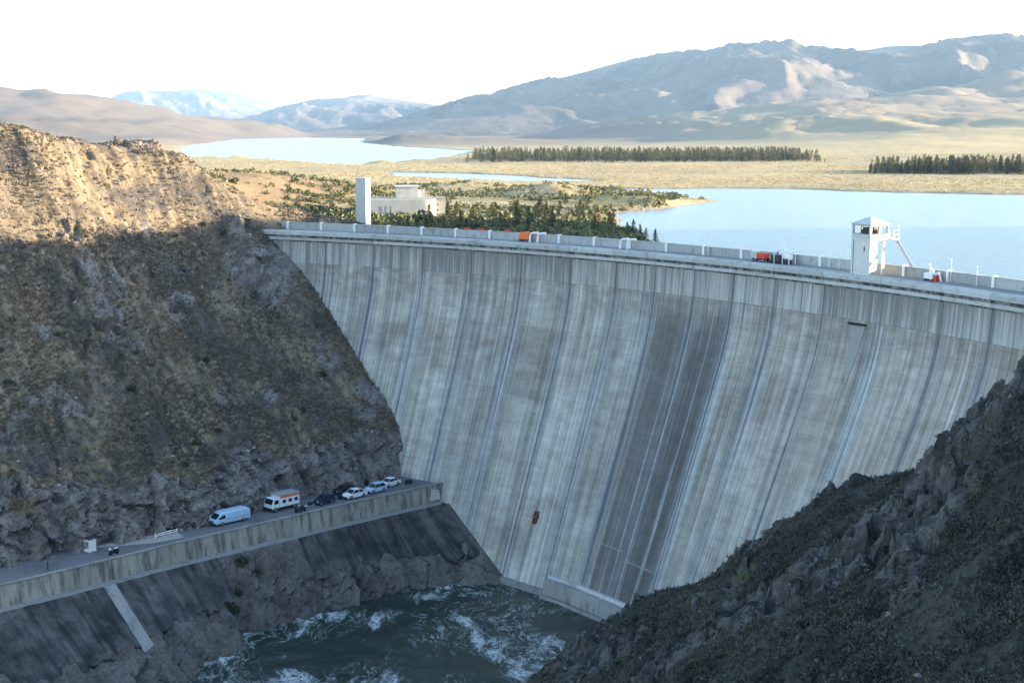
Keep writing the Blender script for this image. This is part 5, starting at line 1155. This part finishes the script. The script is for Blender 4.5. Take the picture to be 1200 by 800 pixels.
# ------------------------------------------------------------------ boulders and single shrubs
def boulder_mesh(seed):
    bm = bmesh.new(); bmesh.ops.create_icosphere(bm, subdivisions=2, radius=0.5); r = np.random.default_rng(seed); d = r.normal(size=(9, 3)); d /= np.linalg.norm(d, axis=1)[:, None]; k = r.uniform(.28, .46, 9)
    for v_ in bm.verts:
        c = np.array(v_.co)
        for n_, q_ in zip(d, k):
            e_ = c @ n_ - q_
            if e_ > 0: c = c - n_ * e_
        v_.co = Vector(c.tolist())
    me = bpy.data.meshes.new('boulder'); bm.to_mesh(me); bm.free(); me.materials.append(M['rock']); return me
BOULD = [boulder_mesh(k) for k in range(6)]
def boulder(x, y, z, s_, lb, gr):
    o = bpy.data.objects.new('boulder', random.choice(BOULD)); COL.objects.link(o); o.location = (x, y, z); o.rotation_euler = (random.uniform(-.4, .4), random.uniform(-.4, .4), random.uniform(0, 6.3)); o.scale = (s_ * random.uniform(.8, 1.4), s_ * random.uniform(.7, 1.1), s_ * random.uniform(.55, .9)); tag(o, lb, 'boulder', gr)
inl = plen(INNER[1:])
for i in range(46):
    sv = random.uniform(1, 62); (pp,), _ = resample(INNER[1:], np.array([sv])); off = random.uniform(-1.1, .5); pp = pp + nin * off; s_ = random.choice([.3, .4, .5, .8]) * random.uniform(.7, 1.3)
    boulder(pp[0], pp[1], Z_ROAD + .12 * s_, s_, 'loose grey boulder fallen at the foot of the rock cut along the road', 'boulders along the road')
Pb = BANK[0]
for i in range(40):
    a_ = random.randint(150, 300); j_ = random.randint(44, 52); c = Pb[a_, j_]; s_ = random.uniform(.5, 1.7)
    boulder(c[0], c[1], c[2] + .1, s_, 'broken grey boulder at the water line of the rocky bank', 'boulders at the water line')
def shrub_mesh(seed, n=150):
    T = tuft(n, 0.9, 1.0, 0.2, seed); r = np.random.default_rng(seed); me = arrmesh('leaves', T, np.arange(len(T)).reshape(-1, 3), False, {'tint': np.clip(r.normal(.3, .22, len(T) // 3).repeat(3), 0, 1)}); me.materials.append(M['shrub']); return me
M['shrub'] = m_leaf('shrub_leaves', (0.028, 0.036, 0.020), (0.085, 0.09, 0.045))
SHR = [shrub_mesh(200 + k) for k in range(4)]
st = MB(); [st.tube((0, 0, -.15), (math.cos(a) * .3, math.sin(a) * .3, .6), .04, .015, 5) for a in (0.3, 2.4, 4.4)]; stem_me = bpy.data.meshes.new('stem'); st.bm.to_mesh(stem_me); st.bm.free(); stem_me.materials.append(M['bark'])
def shrub(x, y, z, s_, lb, gr=None):
    o = empty('shrub', (x, y, z), random.uniform(0, 6.28)); o.scale = (s_, s_, s_ * random.uniform(.7, 1.1)); tag(o, lb, 'shrub', gr); link('leaves', random.choice(SHR), None, o); link('stems', stem_me, None, o); return o
for i in range(13):
    f_ = i / 12; th = 50.7 - 3.4 * f_; z_ = -40.6 - 8.0 * f_; c = dam_pt(th, z_, -0.6); shrub(float(c[0]) + random.uniform(-.5, .1), float(c[1]) - .2, z_, random.uniform(.35, .8), 'dark shrub in the crevice where the lined bank meets the dam', 'shrubs along the bank edge')
for fa, j_, s_, lb in ((0.0, 6, 1.3, 'big dark shrub at the top of the rocky gap in the lining'), (2.0, 22, 1.0, 'dark shrub halfway down the rocky gap in the lining'), (4.2, 30, 1.2, 'green shrub low in the rocky gap near the water'), (-1.5, 15, .8, 'small shrub beside the big one in the rocky gap')):
    i_ = int(np.argmin(np.abs(BANK[3][:, 0] - (38 + fa)))); c = BANK[0][i_, j_]; shrub(float(c[0]), float(c[1]), float(c[2]) - .1, s_, lb)
Vh = HILL[0]; ns, na = Vh.shape[:2]
for i in range(46):
    a_ = random.randint(26, 260); j_ = random.randint(40, 185); c = Vh[a_, j_]; shrub(float(c[0]), float(c[1]), float(c[2]) - .05, random.uniform(.45, 1.05), 'single dark shrub on the open hillside above the road', 'dark shrubs on the hillside')
for i, (x_, y_) in enumerate(((-34.5, 338), (-13.5, 341), (-40, 318), (-20, 322), (-9, 330), (-46, 330))): shrub(x_, y_, ground(x_, y_), 2.2 + .3 * i % 1, ('large round shrub in front of the pump house', 'large round shrub near the lit end of the pump house', 'large shrub beside the white pillar', 'large shrub between the pump house and the dam', 'large shrub at the edge of the conifer thicket', 'large dark shrub left of the white pillar')[i])

# ------------------------------------------------------------------ haze
hz = MB().box(-9500, 9500, -400, 16200, -62, 560).build('haze', None); tag(hz, 'thin pale blue air between the camera and the far mountains', 'haze', None, 'stuff')
hm = bpy.data.materials.new('haze'); hm.use_nodes = True; hm.node_tree.nodes.clear()
ho = hm.node_tree.nodes.new('ShaderNodeOutputMaterial'); pv = hm.node_tree.nodes.new('ShaderNodeVolumePrincipled')
pv.inputs['Color'].default_value = (0.46, 0.70, 1.0, 1); pv.inputs['Density'].default_value = 5.0e-5; pv.inputs['Anisotropy'].default_value = 0.0
hm.node_tree.links.new(pv.outputs[0], ho.inputs['Volume']); hz.data.materials.append(hm)
